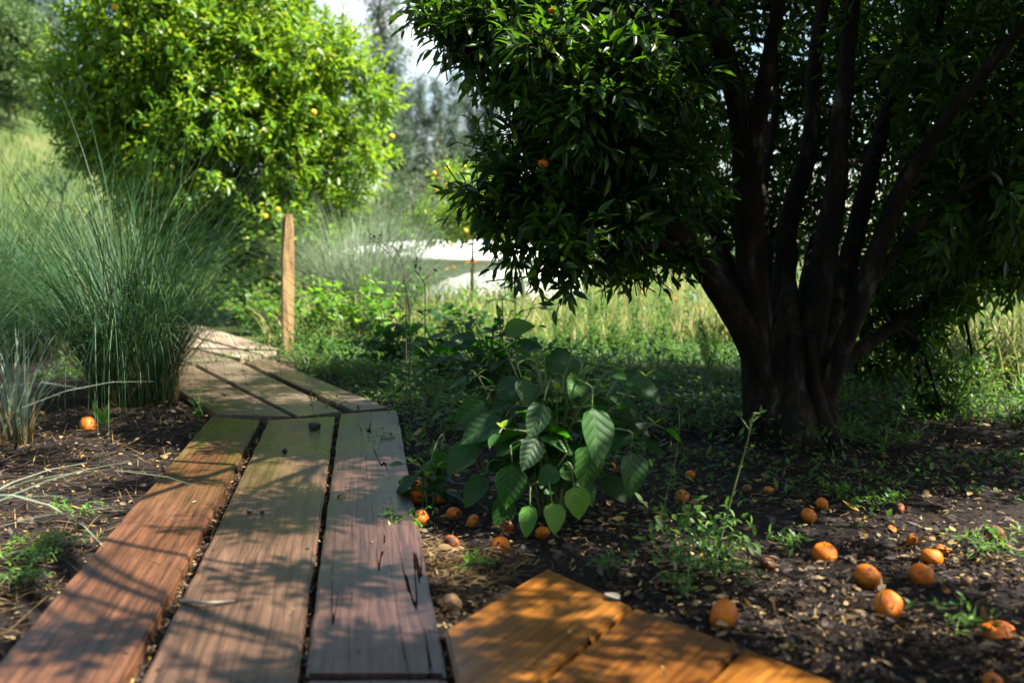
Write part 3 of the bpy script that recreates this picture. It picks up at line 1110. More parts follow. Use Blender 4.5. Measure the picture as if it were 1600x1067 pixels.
sky_block_tree(-1.2, -2.6, 'unseen citrus tree added behind the viewer to the left to block sky light')
sky_block_tree(2.3, -2.4, 'unseen citrus tree added behind the viewer to the right to block sky light')
sky_block_tree(-4.6, .6, 'unseen citrus tree added left of the path to block sky light')
sky_block_tree(5.6, .2, 'unseen citrus tree added right of the boards to block sky light')

# ------------------------------------------------------------------ the sunlit citrus tree on the left
def citrus_tree():
    base = np.array([-3.3, 12.0, SOIL])
    ctr = np.array([-3.42, 12.0, 2.6])
    rad = np.array([1.72, 1.6, 1.95])
    lobes = []
    for v in rdir(500):
        if len(lobes) > 66:
            break
        c = ctr + v * rad * rng.uniform(.72, .95)
        if c[2] < .8 or (c[2] < 1.7 and c[0] < -4.5) or (c[2] > 3.3 and c[0] > -2.55) or (v[1] > .45 and rng.random() < .6):
            continue
        if all(np.linalg.norm(c - q[0]) > .48 for q in lobes):
            lobes.append((c, rng.uniform(.32, .56), 1.0))
    for _ in range(14):
        lobes.append((ctr + rng.uniform(-.5, .5, 3) * rad, .55, .5))
    for x, y, q, r in ((120, 130, 10.4, .3), (100, 175, 10.4, .2), (160, 210, 10.2, .3), (590, 150, 10.4, .25), (585, 240, 10.2, .25), (520, 330, 10.0, .25), (430, 350, 9.8, .3), (515, 100, 10.4, .3), (560, 110, 10.4, .14), (340, 350, 10.0, .3), (300, 390, 10.2, .34), (390, 395, 10.0, .34), (250, 370, 10.3, .34), (470, 375, 10.0, .27)):
        lobes.append((W(x, y, q + 1.3), r * 1.12, 1.0))
    root = cluster_tree('citrus_tree', 'bushy sunlit citrus tree with bright green leaves behind the tall grass', 'tree', base,
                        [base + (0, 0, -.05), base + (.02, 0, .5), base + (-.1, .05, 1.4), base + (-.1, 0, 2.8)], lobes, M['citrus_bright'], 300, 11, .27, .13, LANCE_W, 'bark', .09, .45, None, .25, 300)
    for x, y, q in ((490, 176, 10.2), (612, 214, 11.1), (414, 338, 10.85), (434, 328, 10.9), (180, 12, 10.4)):
        hang_fruit(root, W(x, y, q), .032, ME_YEL, False)


citrus_tree()

# ------------------------------------------------------------------ background trees and shrubs
def gbase(px, d):
    x = (px - 800) / FPX * d
    return np.array([x, d, float(ground_z(x, d))])


def far_tree(px, d, top_py, width_px, label, kind='eucalyptus', seed=0, n=16, K=60, llen=.32, cat='tree', bottom=.22, group='eucalyptus trees along the far edge', shape='cone'):
    b = gbase(px, d)
    top = W(px, top_py, d)[2]
    H = top - b[2]
    w = width_px / FPX * d / 2
    lobes = []
    for i in range(n):
        t = (i + .5) / n
        z = b[2] + H * (bottom + (1 - bottom) * t)
        if shape == 'cone':
            rr = w * (1.05 - .66 * t ** 1.6)
        else:
            rr = w * math.sin(math.pi * (.12 + .8 * t)) ** .6
        a = rng.random() * 6.28
        off = rr * rng.uniform(.2, .55)
        lobes.append((np.array([b[0] + off * math.cos(a), b[1] + off * math.sin(a), z]), max(.25, rr * rng.uniform(.5, .75)), rng.uniform(.7, 1.1)))
    lean = rng.normal(0, .02 * H)
    return cluster_tree('eucalyptus_tree' if kind == 'eucalyptus' else 'hillside_tree', label, cat, b,
                        [b, b + (lean * .4, 0, H * .4), b + (lean, 0, H * .92)], lobes, M['eucalyptus' if kind == 'eucalyptus' else 'hill_leaf'], K, 7, llen * 1.5, llen, DIAM_N if kind == 'eucalyptus' else DIAM, 'far_bark', .007 * H + .02, .25, group, .35, 0, 1.0, False)


far_tree(603, 36, -150, 110, 'tallest eucalyptus with a slim bare trunk right of the sunlit citrus tree', n=18, K=190, bottom=.3, llen=.3)
for px, d, tp, wd, lab in ((636, 46, 128, 70, 'leftmost short eucalyptus in the far row, next to the tall one'), (660, 47, 119, 56, 'narrow pointed eucalyptus in the far row, second from its left end'),
                           (686, 46, 124, 64, 'rounded eucalyptus in the middle of the far row'), (712, 45, 119, 58, 'pointed eucalyptus right of the middle of the far row'),
                           (734, 47, 128, 66, 'bushy eucalyptus in the far row, fourth from its left end'), (764, 46, 120, 76, 'eucalyptus at the right end of the far row, behind the hanging mandarin')):
    far_tree(px, d, tp, wd, lab, n=26, K=330, llen=.26, bottom=.12)
far_tree(75, 38, -120, 130, 'tall eucalyptus behind the hillside tree at the upper left corner', n=18, K=140, llen=.32)
far_tree(20, 44, -60, 130, 'tall thin eucalyptus at the far upper left edge', n=18, K=140, llen=.32)
far_tree(28, 23, 22, 190, 'rounded olive green tree on the grassy bank at the left edge', 'hill', n=22, K=150, llen=.16, bottom=.28, group=None, shape='round')


def shrub(name, px, d, top_py, width_px, label, mat, llen=.09, n=16, K=220, cat='shrub', tpl=DIAM_N, low=.1, bark='far_bark', group=None):
    b = gbase(px, d)
    H = W(px, top_py, d)[2] - b[2]
    w = width_px / FPX * d / 2
    lobes = []
    for i in range(n):
        v = rdir(1)[0]
        c = b + np.array([v[0] * w * .68, v[1] * w * .68, H * (.5 + .36 * v[2])])
        c[2] = max(c[2], b[2] + low * H)
        lobes.append((c, min(w, H * .6) * rng.uniform(.32, .48), 1.0))
    return cluster_tree(name, label, cat, b, [b, b + (0, 0, H * .3), b + (.03, 0, H * .6)], lobes, mat, K, 8, llen * 2.4, llen, tpl, bark, .035, .3, group, .1, 0, 1.0, False)


shrub('grey_shrub', 694, 21, 182, 135, 'tall rounded grey green shrub in front of the far eucalyptus row', M['grey_leaf'], .13, 22, 110)
shrub('grey_shrub', 640, 23, 225, 100, 'low grey green shrub beside the sunlit citrus tree, left of the rounded one', M['grey_leaf'], .13, 14, 110)
shrub('grey_shrub', 780, 24, 215, 120, 'grey shrub half hidden behind the mandarin tree leaves', M['grey_leaf'], .13, 14, 110)
shrub('green_shrub', 650, 14.5, 292, 70, 'small bright green shrub above the white tank', M['broad_bright'], .09, 10, 170, tpl=DIAM)
shrub('silver_shrub', 100, 11.5, 168, 130, 'silvery shrub between the grassy bank and the sunlit citrus tree', M['silver'], .085, 18, 170)
shrub('silver_shrub', 200, 12, 290, 190, 'low silvery shrub under the left side of the sunlit citrus tree', M['silver'], .085, 16, 170)
shrub('green_shrub', 560, 17, 300, 130, 'dark green shrub behind the pale grass clump', M['hill_leaf'], .1, 12, 170, tpl=DIAM)
lem = shrub('lemon_tree', 738, 13, 232, 180, 'small lemon tree with yellow fruit in front of the white tank', M['citrus_bright'], .09, 26, 330, 'tree', LANCE_W, .55, 'bark')
for _ in range(18):
    p = W(742 + rng.uniform(-70, 60), 320 + rng.uniform(-60, 65), 12.5 + rng.uniform(-.1, .2))
    hang_fruit(lem, p, rng.uniform(.024, .034), ME_YEL, False)
for px, d, tp, wd, lab in ((500, 26, 300, 200, 'broad dark shrub filling the gap under the right side of the citrus tree'), (590, 30, 255, 190, 'dark bushy shrub at the foot of the tallest eucalyptus'), (680, 34, 262, 220, 'wide dark shrub under the far eucalyptus row'), (790, 33, 275, 220, 'dark shrub at the right end of the far eucalyptus row'), (1120, 30, 330, 260, 'dark shrub beyond the meadow behind the mandarin trunk'), (900, 32, 300, 260, 'wide green shrub beyond the meadow, behind the lowest mandarin branches')):
    shrub('green_shrub', px, d, tp, wd, lab, M['hill_leaf'], .15, 18, 110, tpl=DIAM)


shrub('green_shrub', 815, 12.2, 412, 110, 'low green bush before the right end of the white tank', M['weed'], .08, 12, 260, tpl=DIAM)

# far blue-green ridge
def hills():
    xs = np.linspace(-500, 700, 90)
    prof = 6 + 5 * np.sin(xs * .011 + 1) + 3 * np.sin(xs * .031) + 9 * sstep((-xs - 40) / 200)
    V, F = [], []
    ny = 6
    for j in range(ny):
        t = j / (ny - 1)
        for i, x in enumerate(xs):
            V.append((x, 330 + 260 * t, -3 + (prof[i] + 3) * math.sin(math.pi * .5 * min(1, t * 1.4)) + 1.2 * math.sin(i * 1.7 + j * 2)))
    n = len(xs)
    for j in range(ny - 1):
        for i in range(n - 1):
            a = j * n + i
            F.append((a, a + 1, a + n + 1, a + n))
    m = noise_mat('wooded_hill', [(.35, (.03, .05, .03)), (.65, (.07, .095, .06))], .12, .95, .8, 8, .1, (1, 1, 1), 4)
    tag(link('hill', MB().add(V, F).mesh('hill', m)), 'low wooded ridge on the horizon', 'hill', kind='structure')


hills()


# white low tank
def white_tank():
    d = 15.5
    b = gbase(712, d + .2)
    t = thing('water_tank', b, 'low rounded white tank beyond the meadow, half hidden by the lemon tree', 'tank')
    top = W(700, 374, d)[2] - b[2]
    R = 2.0
    k = 48
    mbw, mbc = MB(), MB()

    def ring(mb, prof):
        V, F = [], []
        for (r, z) in prof:
            for i in range(k):
                a = 2 * math.pi * i / k
                V.append((r * math.cos(a), r * math.sin(a) * .8, z))
        for j in range(len(prof) - 1):
            for i in range(k):
                i2 = (i + 1) % k
                F.append((j * k + i, j * k + i2, (j + 1) * k + i2, (j + 1) * k + i))
        mb.add(V, F)
    ring(mbw, [(R, -.05), (R, top - .32)])
    ring(mbc, [(R + .02, top - .34), (R + .06, top - .32), (R + .06, top - .26), (R - .02, top - .22), (R * .8, top - .13), (R * .5, top - .05), (R * .25, top - .01), (.001, top)])
    link('wall', mbw.mesh('wall', M['white']), t)
    link('cover', mbc.mesh('cover', M['white']), t)


white_tank()


# ------------------------------------------------------------------ ornamental grass clumps
def grass_clump(name, b, n, L, rad, spread, w, label, mat='mgrass', dry=.12, dry_len=.35, seg=8, power=1.25, cat='grass', lift=.22):
    t = thing(name, b, label, cat)
    a0 = rng.random(n) * 6.283
    r0 = rad * np.sqrt(rng.random(n))
    base = np.stack([b[0] + r0 * np.cos(a0), b[1] + r0 * np.sin(a0), np.full(n, b[2] - .01)], 1)
    az = a0 + rng.normal(0, 1.0, n)
    Ls = L * rng.uniform(.6, 1.15, n)
    th0 = lift * rng.uniform(.1, 1.6, n) + .12 * r0 / rad
    th1 = spread * rng.uniform(.25, 1.35, n)
    mb = MB()
    blades(mb, base, az, Ls, th0, th1, w * rng.uniform(.7, 1.3, n), seg, .5, power)
    link('blades', mb.mesh('blades', M[mat], b), t)
    m = int(n * dry)
    if m:
        a0 = rng.random(m) * 6.283
        r0 = rad * 1.15 * np.sqrt(rng.random(m))
        base = np.stack([b[0] + r0 * np.cos(a0), b[1] + r0 * np.sin(a0), np.full(m, b[2] - .01)], 1)
        mb = MB()
        blades(mb, base, a0 + rng.normal(0, 1, m), dry_len * rng.uniform(.4, 1.3, m), rng.uniform(0, .35, m), rng.uniform(.1, 1.1, m), w * 1.2 * rng.uniform(.6, 1.4, m), 4)
        link('dry_stems', mb.mesh('dry_stems', M['straw'], b), t)
    return t


grass_clump('ornamental_grass', G(212, 628, SOIL), 1150, 1.95, .21, 2.5, .0022, 'tall arching grass clump beside the plank path, in front of the citrus tree', dry=.22, dry_len=.42)
grass_clump('ornamental_grass', G(40, 560, SOIL), 1700, 2.0, .34, 2.4, .0024, 'large dark grass clump filling the left edge behind the tall arching one', dry=.12)
grass_clump('ornamental_grass', G(-75, 600, SOIL), 1200, 1.7, .24, 2.2, .0024, 'grass clump cut by the left edge of the picture')
grass_clump('ornamental_grass', G(140, 535, SOIL), 700, 1.5, .2, 1.5, .003, 'farther grass clump between the two large ones', dry=.1)
grass_clump('variegated_grass', G(22, 690, SOIL), 60, .62, .07, 1.2, .0055, 'small pale green grass tuft beside the fallen mandarin at the left', 'silver', dry=1.0, dry_len=.22, lift=.25)
grass_clump('foreground_grass', np.array([-1.72, 2.55, SOIL]), 26, .95, .07, 2.0, .0075, 'broad arching grass blades leaning in at the lower left edge', 'silver', dry=.2, lift=.6, power=1.0)
grass_clump('pale_grass', gbase(572, 11), 2600, 1.5, .36, 1.3, .004, 'pale silvery grass mound left of the white tank', 'silver', dry=0, lift=.35)
grass_clump('pale_grass', gbase(1590, 11.5), 1500, 1.05, .6, 1.5, .005, 'silvery grass mound at the right edge beyond the meadow', 'silver', dry=0, lift=.45)
grass_clump('pale_grass', gbase(1490, 13), 900, .95, .5, 1.5, .005, 'smaller silvery grass mound seen under the right branches', 'silver', dry=0, lift=.45)

# ------------------------------------------------------------------ meadow
def meadow():
    mb = MB()
    n = 46000
    y = 8.6 + 22 * rng.random(n) ** 1.7
    x = rng.uniform(-.25, .62, n) * y * 1.05
    keep = (x > -2.2) | (y > 13)
    keep &= ~((y < 9.6) & (x < 1.0) & (rng.random(n) < .7))
    x, y = x[keep], y[keep]
    x2 = rng.uniform(2.4, 6.5, 17000)
    y2 = rng.uniform(5.9, 9.5, 17000)
    k2 = rng.random(17000) < np.clip((x2 - 2.2) / 1.2, .15, 1)
    x, y = np.concatenate([x, x2[k2]]), np.concatenate([y, y2[k2]])
    # clumpy density
    den = .55 + .45 * np.sin(x * 2.1 + 1.3 * np.sin(y * 1.1)) * np.sin(y * 1.7 + x)
    kk = rng.random(len(x)) < .45 + .55 * den
    x, y = x[kk], y[kk]
    n = len(x)
    base = np.stack([x, y, ground_z(x, y)], 1)
    hgt = (.2 + .36 * rng.random(n) ** 1.5) * (.7 + .5 * den[kk])
    blades(mb, base, rng.random(n) * 6.28, hgt, rng.uniform(0, .4, n), rng.uniform(.3, 1.7, n), rng.uniform(.003, .006, n) * (1 + y / 22), 4)
    tag(link('meadow_grass', mb.mesh('meadow_grass', M['meadow'])), 'tall dry and green grass of the sunlit meadow', 'grass', kind='stuff')
    # taller mixed weeds standing in the meadow
    mb = MB()
    for _ in range(240):
        y = 8.8 + 7 * rng.random() ** 1.5
        x = rng.uniform(-.12, .56) * y
        if rng.random() < .2:
            y = rng.uniform(6.4, 8.8)
            x = rng.uniform(2.6, 4.6)
        h = rng.uniform(.25, .75)
        k = int(40 * h + 8)
        t_ = rng.random(k)
        b_ = np.array([x, y, float(ground_z(x, y))])
        lean = rng.normal(0, .12, 2)
        pos = b_ + np.stack([lean[0] * t_ + rng.normal(0, .03, k), lean[1] * t_ + rng.normal(0, .03, k), h * t_], 1)
        ax = rdir(k) * np.array([1, 1, .4]) + np.array([0, 0, .6])
        scatter(mb, *(LANCE_W if rng.random() < .5 else DIAM_N), pos, frames(ax, np.tile([0, 0, 1.], (k, 1)) + .3 * rdir(k)), rng.uniform(.05, .12) * rng.uniform(.6, 1.2, k))
    tag(link('meadow_weeds', mb.mesh('meadow_weeds', M['weed'])), 'taller leafy weeds mixed through the meadow', 'weeds', kind='stuff')
    # grass on the bank at the left
    n = 16000
    x = rng.uniform(-17, -4.5, n)
    y = rng.uniform(12, 30, n)
    base = np.stack([x, y, ground_z(x, y)], 1)
    mb = MB()
    blades(mb, base, rng.random(n) * 6.28, rng.uniform(.12, .32, n), rng.uniform(0, .4, n), rng.uniform(.3, 1.5, n), rng.uniform(.008, .014, n), 3)
    tag(link('bank_grass', mb.mesh('bank_grass', M['bank'])), 'short sunlit grass on the bank at the left', 'grass', kind='stuff')


meadow()

# flowers of the meadow
def flower_mat(name, c):
    return leaf_mat(name, [(0, tuple(q * .8 for q in c)), (1, c)], .6, .35, c, .2)


M['fl_orange'] = flower_mat('orange_petal', (.75, .2, .015))
M['fl_yellow'] = flower_mat('yellow_petal', (.85, .5, .02))
M['fl_pink'] = flower_mat('pink_petal', (.65, .08, .25))
ME_STEM = MB().tube([(0, 0, 0), (.01, .004, .5), (.0, 0, 1)], [.006, .005, .004], 4).mesh('stem', M['stem'])


def head_mesh(mat):
    mb = MB()
    for i in range(9):
        a = i * 2 * math.pi / 9
        R = frames(np.array([[math.cos(a), math.sin(a), .25]]), np.array([[0, 0, 1.]]))
        scatter(mb, *t_diamond(.3), np.array([[0, 0, 0.]]), R, np.array([1.0]))
    return mb.mesh('flower_head', mat)


HEADS = {k: head_mesh(M['fl_' + k]) for k in ('orange', 'yellow', 'pink')}


def flower(px, py, d, col, r, label, group):
    p = W(px, py, d)
    gz = float(ground_z(p[0], p[1]))
    h = max(.12, p[2] - gz)
    t = thing('wildflower', (p[0], p[1], gz), label, 'flower', group)
    s = link('stem', ME_STEM, t)
    s.scale = (1, 1, h)
    q = link('flower_head', HEADS[col], t)
    q.location = (0, 0, h)
    q.scale = (r, r, r)
    q.rotation_euler = (random.uniform(.1, .8), random.uniform(-.4, .4), random.random() * 6)


for i in range(16):
    flower(1530 + rng.uniform(-25, 70), 612 + rng.uniform(-14, 26), 6.6 + rng.uniform(-.3, .6), 'yellow', .022, 'small yellow flower in the sunlit grass at the right edge', 'yellow flowers at the right edge')
for x, y in ((1534, 605), (1541, 608), (1547, 613), (1551, 622), (1578, 614)):
    flower(x, y, 6.8, 'orange', .02, 'small orange flower among the yellow ones at the right edge', 'orange flowers at the right edge')
flower(1418, 600, 6.3, 'yellow', .026, 'single yellow flower low between the trunk and the right edge', None)
flower(1519, 618, 6.5, 'pink', .016, 'tiny pink flower left of the orange ones at the right edge', None)
for i in range(14):
    fc = 'orange' if i % 3 else 'yellow'
    flower(rng.uniform(640, 830), rng.uniform(404, 436), 12 + rng.uniform(-1, 1.5), fc, .03, 'small %s flower in the meadow before the white tank' % fc, fc + ' flowers before the white tank')
for x, y in ((803, 438), (816, 452), (806, 462), (670, 434)):
    flower(x, y, 8.8, 'pink', .02, 'bright pink flower in the meadow under the lowest mandarin branch', 'pink flowers in the meadow')
for i in range(9):
    fc = 'yellow' if i % 3 else 'orange'
    flower(rng.uniform(960, 1110), rng.uniform(440, 500), 11 + rng.uniform(-1, 2), fc, .025, 'small %s flower in the meadow left of the mandarin trunk' % fc, fc + ' flowers left of the mandarin trunk')

# ------------------------------------------------------------------ broad-leaved plants: every leaf is a part
OV = t_ovate(.36, .24, .2)
M['hydrangea'] = broad_mat('broad_leaf_blade', [(0, (.006, .03, .004)), (.6, (.01, .045, .005)), (1, (.02, .07, .007))], (.06, .3, .008))  # darker copy for shaded plants, the shade put into its colour
M['broad_bright'] = broad_mat('broad_leaf_blade_sunlit', [(0, (.035, .11, .012)), (.6, (.055, .15, .014)), (1, (.1, .2, .02))], (.28, .55, .02), .45, .42)  # same leaf for sunlit spots, the light put into its colour
ME_OV = {k: MB().add(*OV).mesh('leaf', M[k]) for k in ('hydrangea', 'broad_bright', 'young')}
OV2 = t_ovate(.3, .1, .3)
ME_OV2 = {k: MB().add(*OV2).mesh('leaf', M[k]) for k in ('hydrangea', 'broad_bright', 'young')}


def put_leaf(root, p, axis, nrm, L, mat='hydrangea', alt=False):
    R = frames(np.array([axis], float), np.array([nrm], float))[0]
    o = link('leaf', (ME_OV2 if alt else ME_OV)[mat], root)
    o.matrix_basis = Matrix.Translation(Vector(p) - Vector(root.location)) @ Matrix(R.tolist()).to_4x4() @ Matrix.Diagonal((L, L * rng.uniform(.85, 1.12), L, 1))
    return o


def broad_plant(name, b, H, spread, nstem, pairs, L, label, mat='hydrangea', young=True, group=None, extra=()):
    """stems with opposite pairs of ovate leaves; extra = (base point, axis, length) of single leaves placed by hand"""
    t = thing(name, b, label, 'plant', group)
    mb = MB()
    for s in range(nstem):
        a = s * 2.4 + rng.normal(0, .3)
        rr = spread * math.sqrt((s + .5) / nstem)
        top = np.array([b[0] + rr * math.cos(a), b[1] + rr * math.sin(a), b[2] + H * rng.uniform(.7, 1.05) * (1 - .35 * (rr / spread) ** 2)])
        S = limb(mb, [b + np.array([.02 * math.cos(a), .02 * math.sin(a), -.02]), (b + top) / 2 + (0, 0, .1 * H) + rng.normal(0, .02, 3), top], .0055, .003, 5, 5)
        n = len(S)
        for k in range(pairs):
            q = S[int(n * (.3 + .7 * k / pairs)) if k < pairs - 1 else n - 1]
            fi = a + k * math.pi / 2 + rng.normal(0, .3)
            small = 1 if k < pairs - 1 else .62
            for s2 in (0, math.pi):
                h = np.array([math.cos(fi + s2), math.sin(fi + s2), rng.uniform(-.45, .2)])
                pe = q + h * .03
                mb.tube([q, pe], [.0025, .002], 4)
                put_leaf(t, pe, h + rng.normal(0, .15, 3), np.array([0, 0, 1]) + .35 * rng.normal(size=3) + .3 * h, L * small * rng.uniform(.6, 1.15), mat, rng.random() < .4)
        if young and rng.random() < .8:
            for s2 in range(2):
                h = np.array([math.cos(a + s2 * 3.1), math.sin(a + s2 * 3.1), .9])
                put_leaf(t, S[-1], h, np.array([-h[0], -h[1], .6]), L * .33, 'young', True)
    for p, ax, l, mt in extra:
        q = np.asarray(p) - norm(np.asarray(ax, float)) * .04 + np.array([0, 0, .015])
        core = np.array([b[0], b[1], q[2] - .08]) * .6 + q * .4
        limb(mb, [b + rng.normal(0, .02, 3) * (1, 1, 0), core, q, np.asarray(p)], .005, .0022, 5, 4)
        put_leaf(t, p, ax, np.array([.25, -.55, .8]) + .2 * rng.normal(size=3), l * rng.uniform(.8, 1.0), mt, rng.random() < .35)
    link('stems', mb.mesh('stems', M['stem'], b), t)
    return t


def LF(px, py, d, dx, dy, dz, L, mat='hydrangea'):
    """a leaf whose base is seen at px,py; axis in world (dx right, dy away, dz up)"""
    return (W(px, py, d), (dx, dy, dz), L, mat)


main_b = G(865, 800, SOIL)
md = main_b[1]
extra = [LF(925, 630, md - .3, .1, -.35, -.8, .2), LF(985, 700, md - .25, .12, -.3, -.9, .16), LF(828, 785, md - .35, -.1, -.4, -.7, .115, 'broad_bright'), LF(862, 782, md - .35, .15, -.4, -.7, .115, 'broad_bright'),
         LF(896, 756, md - .3, .2, -.3, -.8, .12, 'broad_bright'), LF(872, 728, md - .3, -.6, -.4, -.5, .1), LF(800, 720, md - .3, -.05, -.3, -.9, .15), LF(905, 585, md - .15, -.2, -.6, -.4, .12, 'broad_bright'),
         LF(770, 610, md - .1, .8, -.3, .15, .14), LF(815, 590, md - .15, .2, -.5, -.6, .12), LF(790, 650, md - .15, -.8, -.3, -.4, .18), LF(760, 625, md - .1, -.75, -.3, -.5, .15), LF(850, 560, md, .9, -.1, -.15, .16),
         LF(850, 625, md - .25, -.3, -.5, -.7, .17), LF(920, 690, md - .25, -.05, -.3, -.9, .16), LF(840, 680, md - .3, -.3, -.5, -.6, .15), LF(790, 770, md - .2, -.1, -.3, -.8, .13), LF(975, 590, md - .1, .7, -.3, -.4, .16),
         LF(745, 690, md - .15, -.6, -.4, -.5, .16), LF(960, 640, md - .1, .8, -.2, -.5, .16), LF(900, 745, md - .2, .5, -.4, -.6, .12), LF(760, 740, md - .1, -.5, -.4, -.6, .14)]
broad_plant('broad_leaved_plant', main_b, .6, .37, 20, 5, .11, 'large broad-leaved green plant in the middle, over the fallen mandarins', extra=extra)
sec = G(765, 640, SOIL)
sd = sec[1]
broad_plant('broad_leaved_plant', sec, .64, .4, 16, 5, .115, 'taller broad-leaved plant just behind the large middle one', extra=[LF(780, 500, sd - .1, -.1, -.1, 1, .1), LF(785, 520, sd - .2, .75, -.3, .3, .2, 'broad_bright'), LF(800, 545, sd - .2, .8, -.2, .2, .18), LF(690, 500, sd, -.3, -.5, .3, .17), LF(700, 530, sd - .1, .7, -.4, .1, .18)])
sm = G(668, 790, SOIL)
broad_plant('broad_leaved_plant', sm, .2, .08, 3, 3, .1, 'small leafy sprout between the plank edge and the large middle plant', extra=[LF(650, 752, sm[1], .35, -.1, .7, .12), LF(690, 700, sm[1] + .1, -.1, -.4, -.7, .1)])
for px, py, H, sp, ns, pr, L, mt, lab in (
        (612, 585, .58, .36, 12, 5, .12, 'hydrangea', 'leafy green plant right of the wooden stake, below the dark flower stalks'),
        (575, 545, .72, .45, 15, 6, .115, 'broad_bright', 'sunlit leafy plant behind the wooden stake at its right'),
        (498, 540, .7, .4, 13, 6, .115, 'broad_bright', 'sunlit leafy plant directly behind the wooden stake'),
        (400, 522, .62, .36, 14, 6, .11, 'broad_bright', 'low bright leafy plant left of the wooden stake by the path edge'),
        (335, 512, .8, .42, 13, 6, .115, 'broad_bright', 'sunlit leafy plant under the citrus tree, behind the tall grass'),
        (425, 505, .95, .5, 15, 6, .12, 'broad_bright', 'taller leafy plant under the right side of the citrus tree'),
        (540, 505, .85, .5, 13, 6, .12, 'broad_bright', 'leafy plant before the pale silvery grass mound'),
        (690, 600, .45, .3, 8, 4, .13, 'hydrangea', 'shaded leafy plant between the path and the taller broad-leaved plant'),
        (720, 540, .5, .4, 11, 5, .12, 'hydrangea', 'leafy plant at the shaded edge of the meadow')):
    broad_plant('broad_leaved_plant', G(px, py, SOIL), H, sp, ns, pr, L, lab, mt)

# seedling by the mandarin on the left
sb = G(163, 664, SOIL)
t = thing('seedling', sb, 'small seedling with two broad leaves behind the fallen mandarin at the left', 'plant')
for ax, L in (((-.38, -.05, .85), .14), ((.22, 0, .9), .12), ((.6, -.2, .4), .06)):
    put_leaf(t, sb, ax, (0, -1, .3), L, 'broad_bright', True).scale.y *= .55

# ------------------------------------------------------------------ upright spiky plants at the meadow edge
def spiky(px, py, H, label):
    b = G(px, py, SOIL)
    t = thing('spiky_plant', b, label, 'plant', 'upright spiky plants at the meadow edge')
    mb, ml = MB(), MB()
    for s in range(5):
        a = rng.random() * 6.28
        top = b + np.array([.12 * math.cos(a), .12 * math.sin(a), H * rng.uniform(.65, 1)])
        S = limb(mb, [b, (b + top) / 2 + rng.normal(0, .02, 3), top], .006, .003, 5, 8)
        n = len(S)
        k = 46
        tt = np.linspace(.12, 1, k)
        pos = np.stack([np.interp(tt * (n - 1), np.arange(n), S[:, i]) for i in range(3)], 1)
        an = np.arange(k) * 2.4
        ax = np.stack([np.cos(an), np.sin(an), .75 + .4 * tt], 1)
        R = frames(ax, np.tile([0, 0, 1.], (k, 1)))
        scatter(ml, *DIAM_N, pos, R, .085 * (1 - .35 * tt) * rng.uniform(.8, 1.2, k))
    link('stems', mb.mesh('stems', M['stem'], b), t)
    link('foliage', ml.mesh('foliage', M['weed'], b), t)


for px, py, H, lab in ((875, 560, .5, 'low spiky plant left of the taller spiky ones at the meadow edge'), (925, 556, .72, 'tall spiky plant in the shade line left of the trunk, second from the left'),
                       (958, 560, .66, 'spiky plant next to the tallest one at the meadow edge'), (1003, 553, .6, 'spiky plant midway between the broad-leaved plant and the trunk'),
                       (1040, 560, .75, 'spiky plant second nearest to the mandarin trunk on its left'), (1110, 580, .42, 'short spiky plant against the left side of the mandarin trunk'),
                       (1440, 640, .62, 'leafy spiky plant right of the mandarin trunk under the hanging branch'), (1490, 655, .4, 'low spiky plant before the orange flowers')):
    spiky(px, py, H, lab)

# ------------------------------------------------------------------ weeds with stalks
def stalk_weed(pts, d, label, mat='dry_stem', buds=6, leaves=0, r=.0028, leaf_len=.05, bush=0):
    P = [W(x, y, d) for x, y in pts]
    b = np.array([P[0][0], P[0][1], SOIL])
    t = thing('tall_weed', b, label, 'weed')
    mb, mk = MB(), MB()
    S = limb(mb, [b] + P, r * 1.3, r * .6, 5, 6)
    for i in range(buds):
        q = S[-1 - (i * 2) % (len(S) // 2)]
        e = q + rng.normal(0, .018, 3) + np.array([0, 0, .02])
        mb.tube([q, e], [r * .5, r * .4], 4)
        scatter(mk, *DIAM, e[None], frames(rdir(1) + np.array([[0, 0, .8]]), rdir(1)), np.array([.026]))
        scatter(mk, *DIAM, e[None], frames(rdir(1) + np.array([[0, 0, .8]]), rdir(1)), np.array([.026]))
    link('stalk', mb.mesh('stalk', M[mat], b), t)
    if leaves:
        idx = rng.integers(2, len(S) - 1, leaves)
        pos = S[idx]
        ax = rdir(leaves) + np.array([0, 0, .2])
        scatter(mk, *LANCE_W, pos, frames(ax, np.tile([0, 0, 1.], (leaves, 1)) + .3 * rdir(leaves)), leaf_len * rng.uniform(.6, 1.2, leaves))
    if bush:
        pos = b + np.stack([rng.normal(0, .07, bush), rng.normal(0, .07, bush), rng.uniform(.01, .16, bush)], 1)
        scatter(mk, *LANCE_W, pos, frames(rdir(bush) + np.array([0, 0, .3]), np.tile([0, 0, 1.], (bush, 1)) + .3 * rdir(bush)), leaf_len * rng.uniform(.7, 1.5, bush))
    if mk.v:
        link('foliage', mk.mesh('foliage', M['weed'] if mat == 'stem' else M['dry_stem'], b), t)


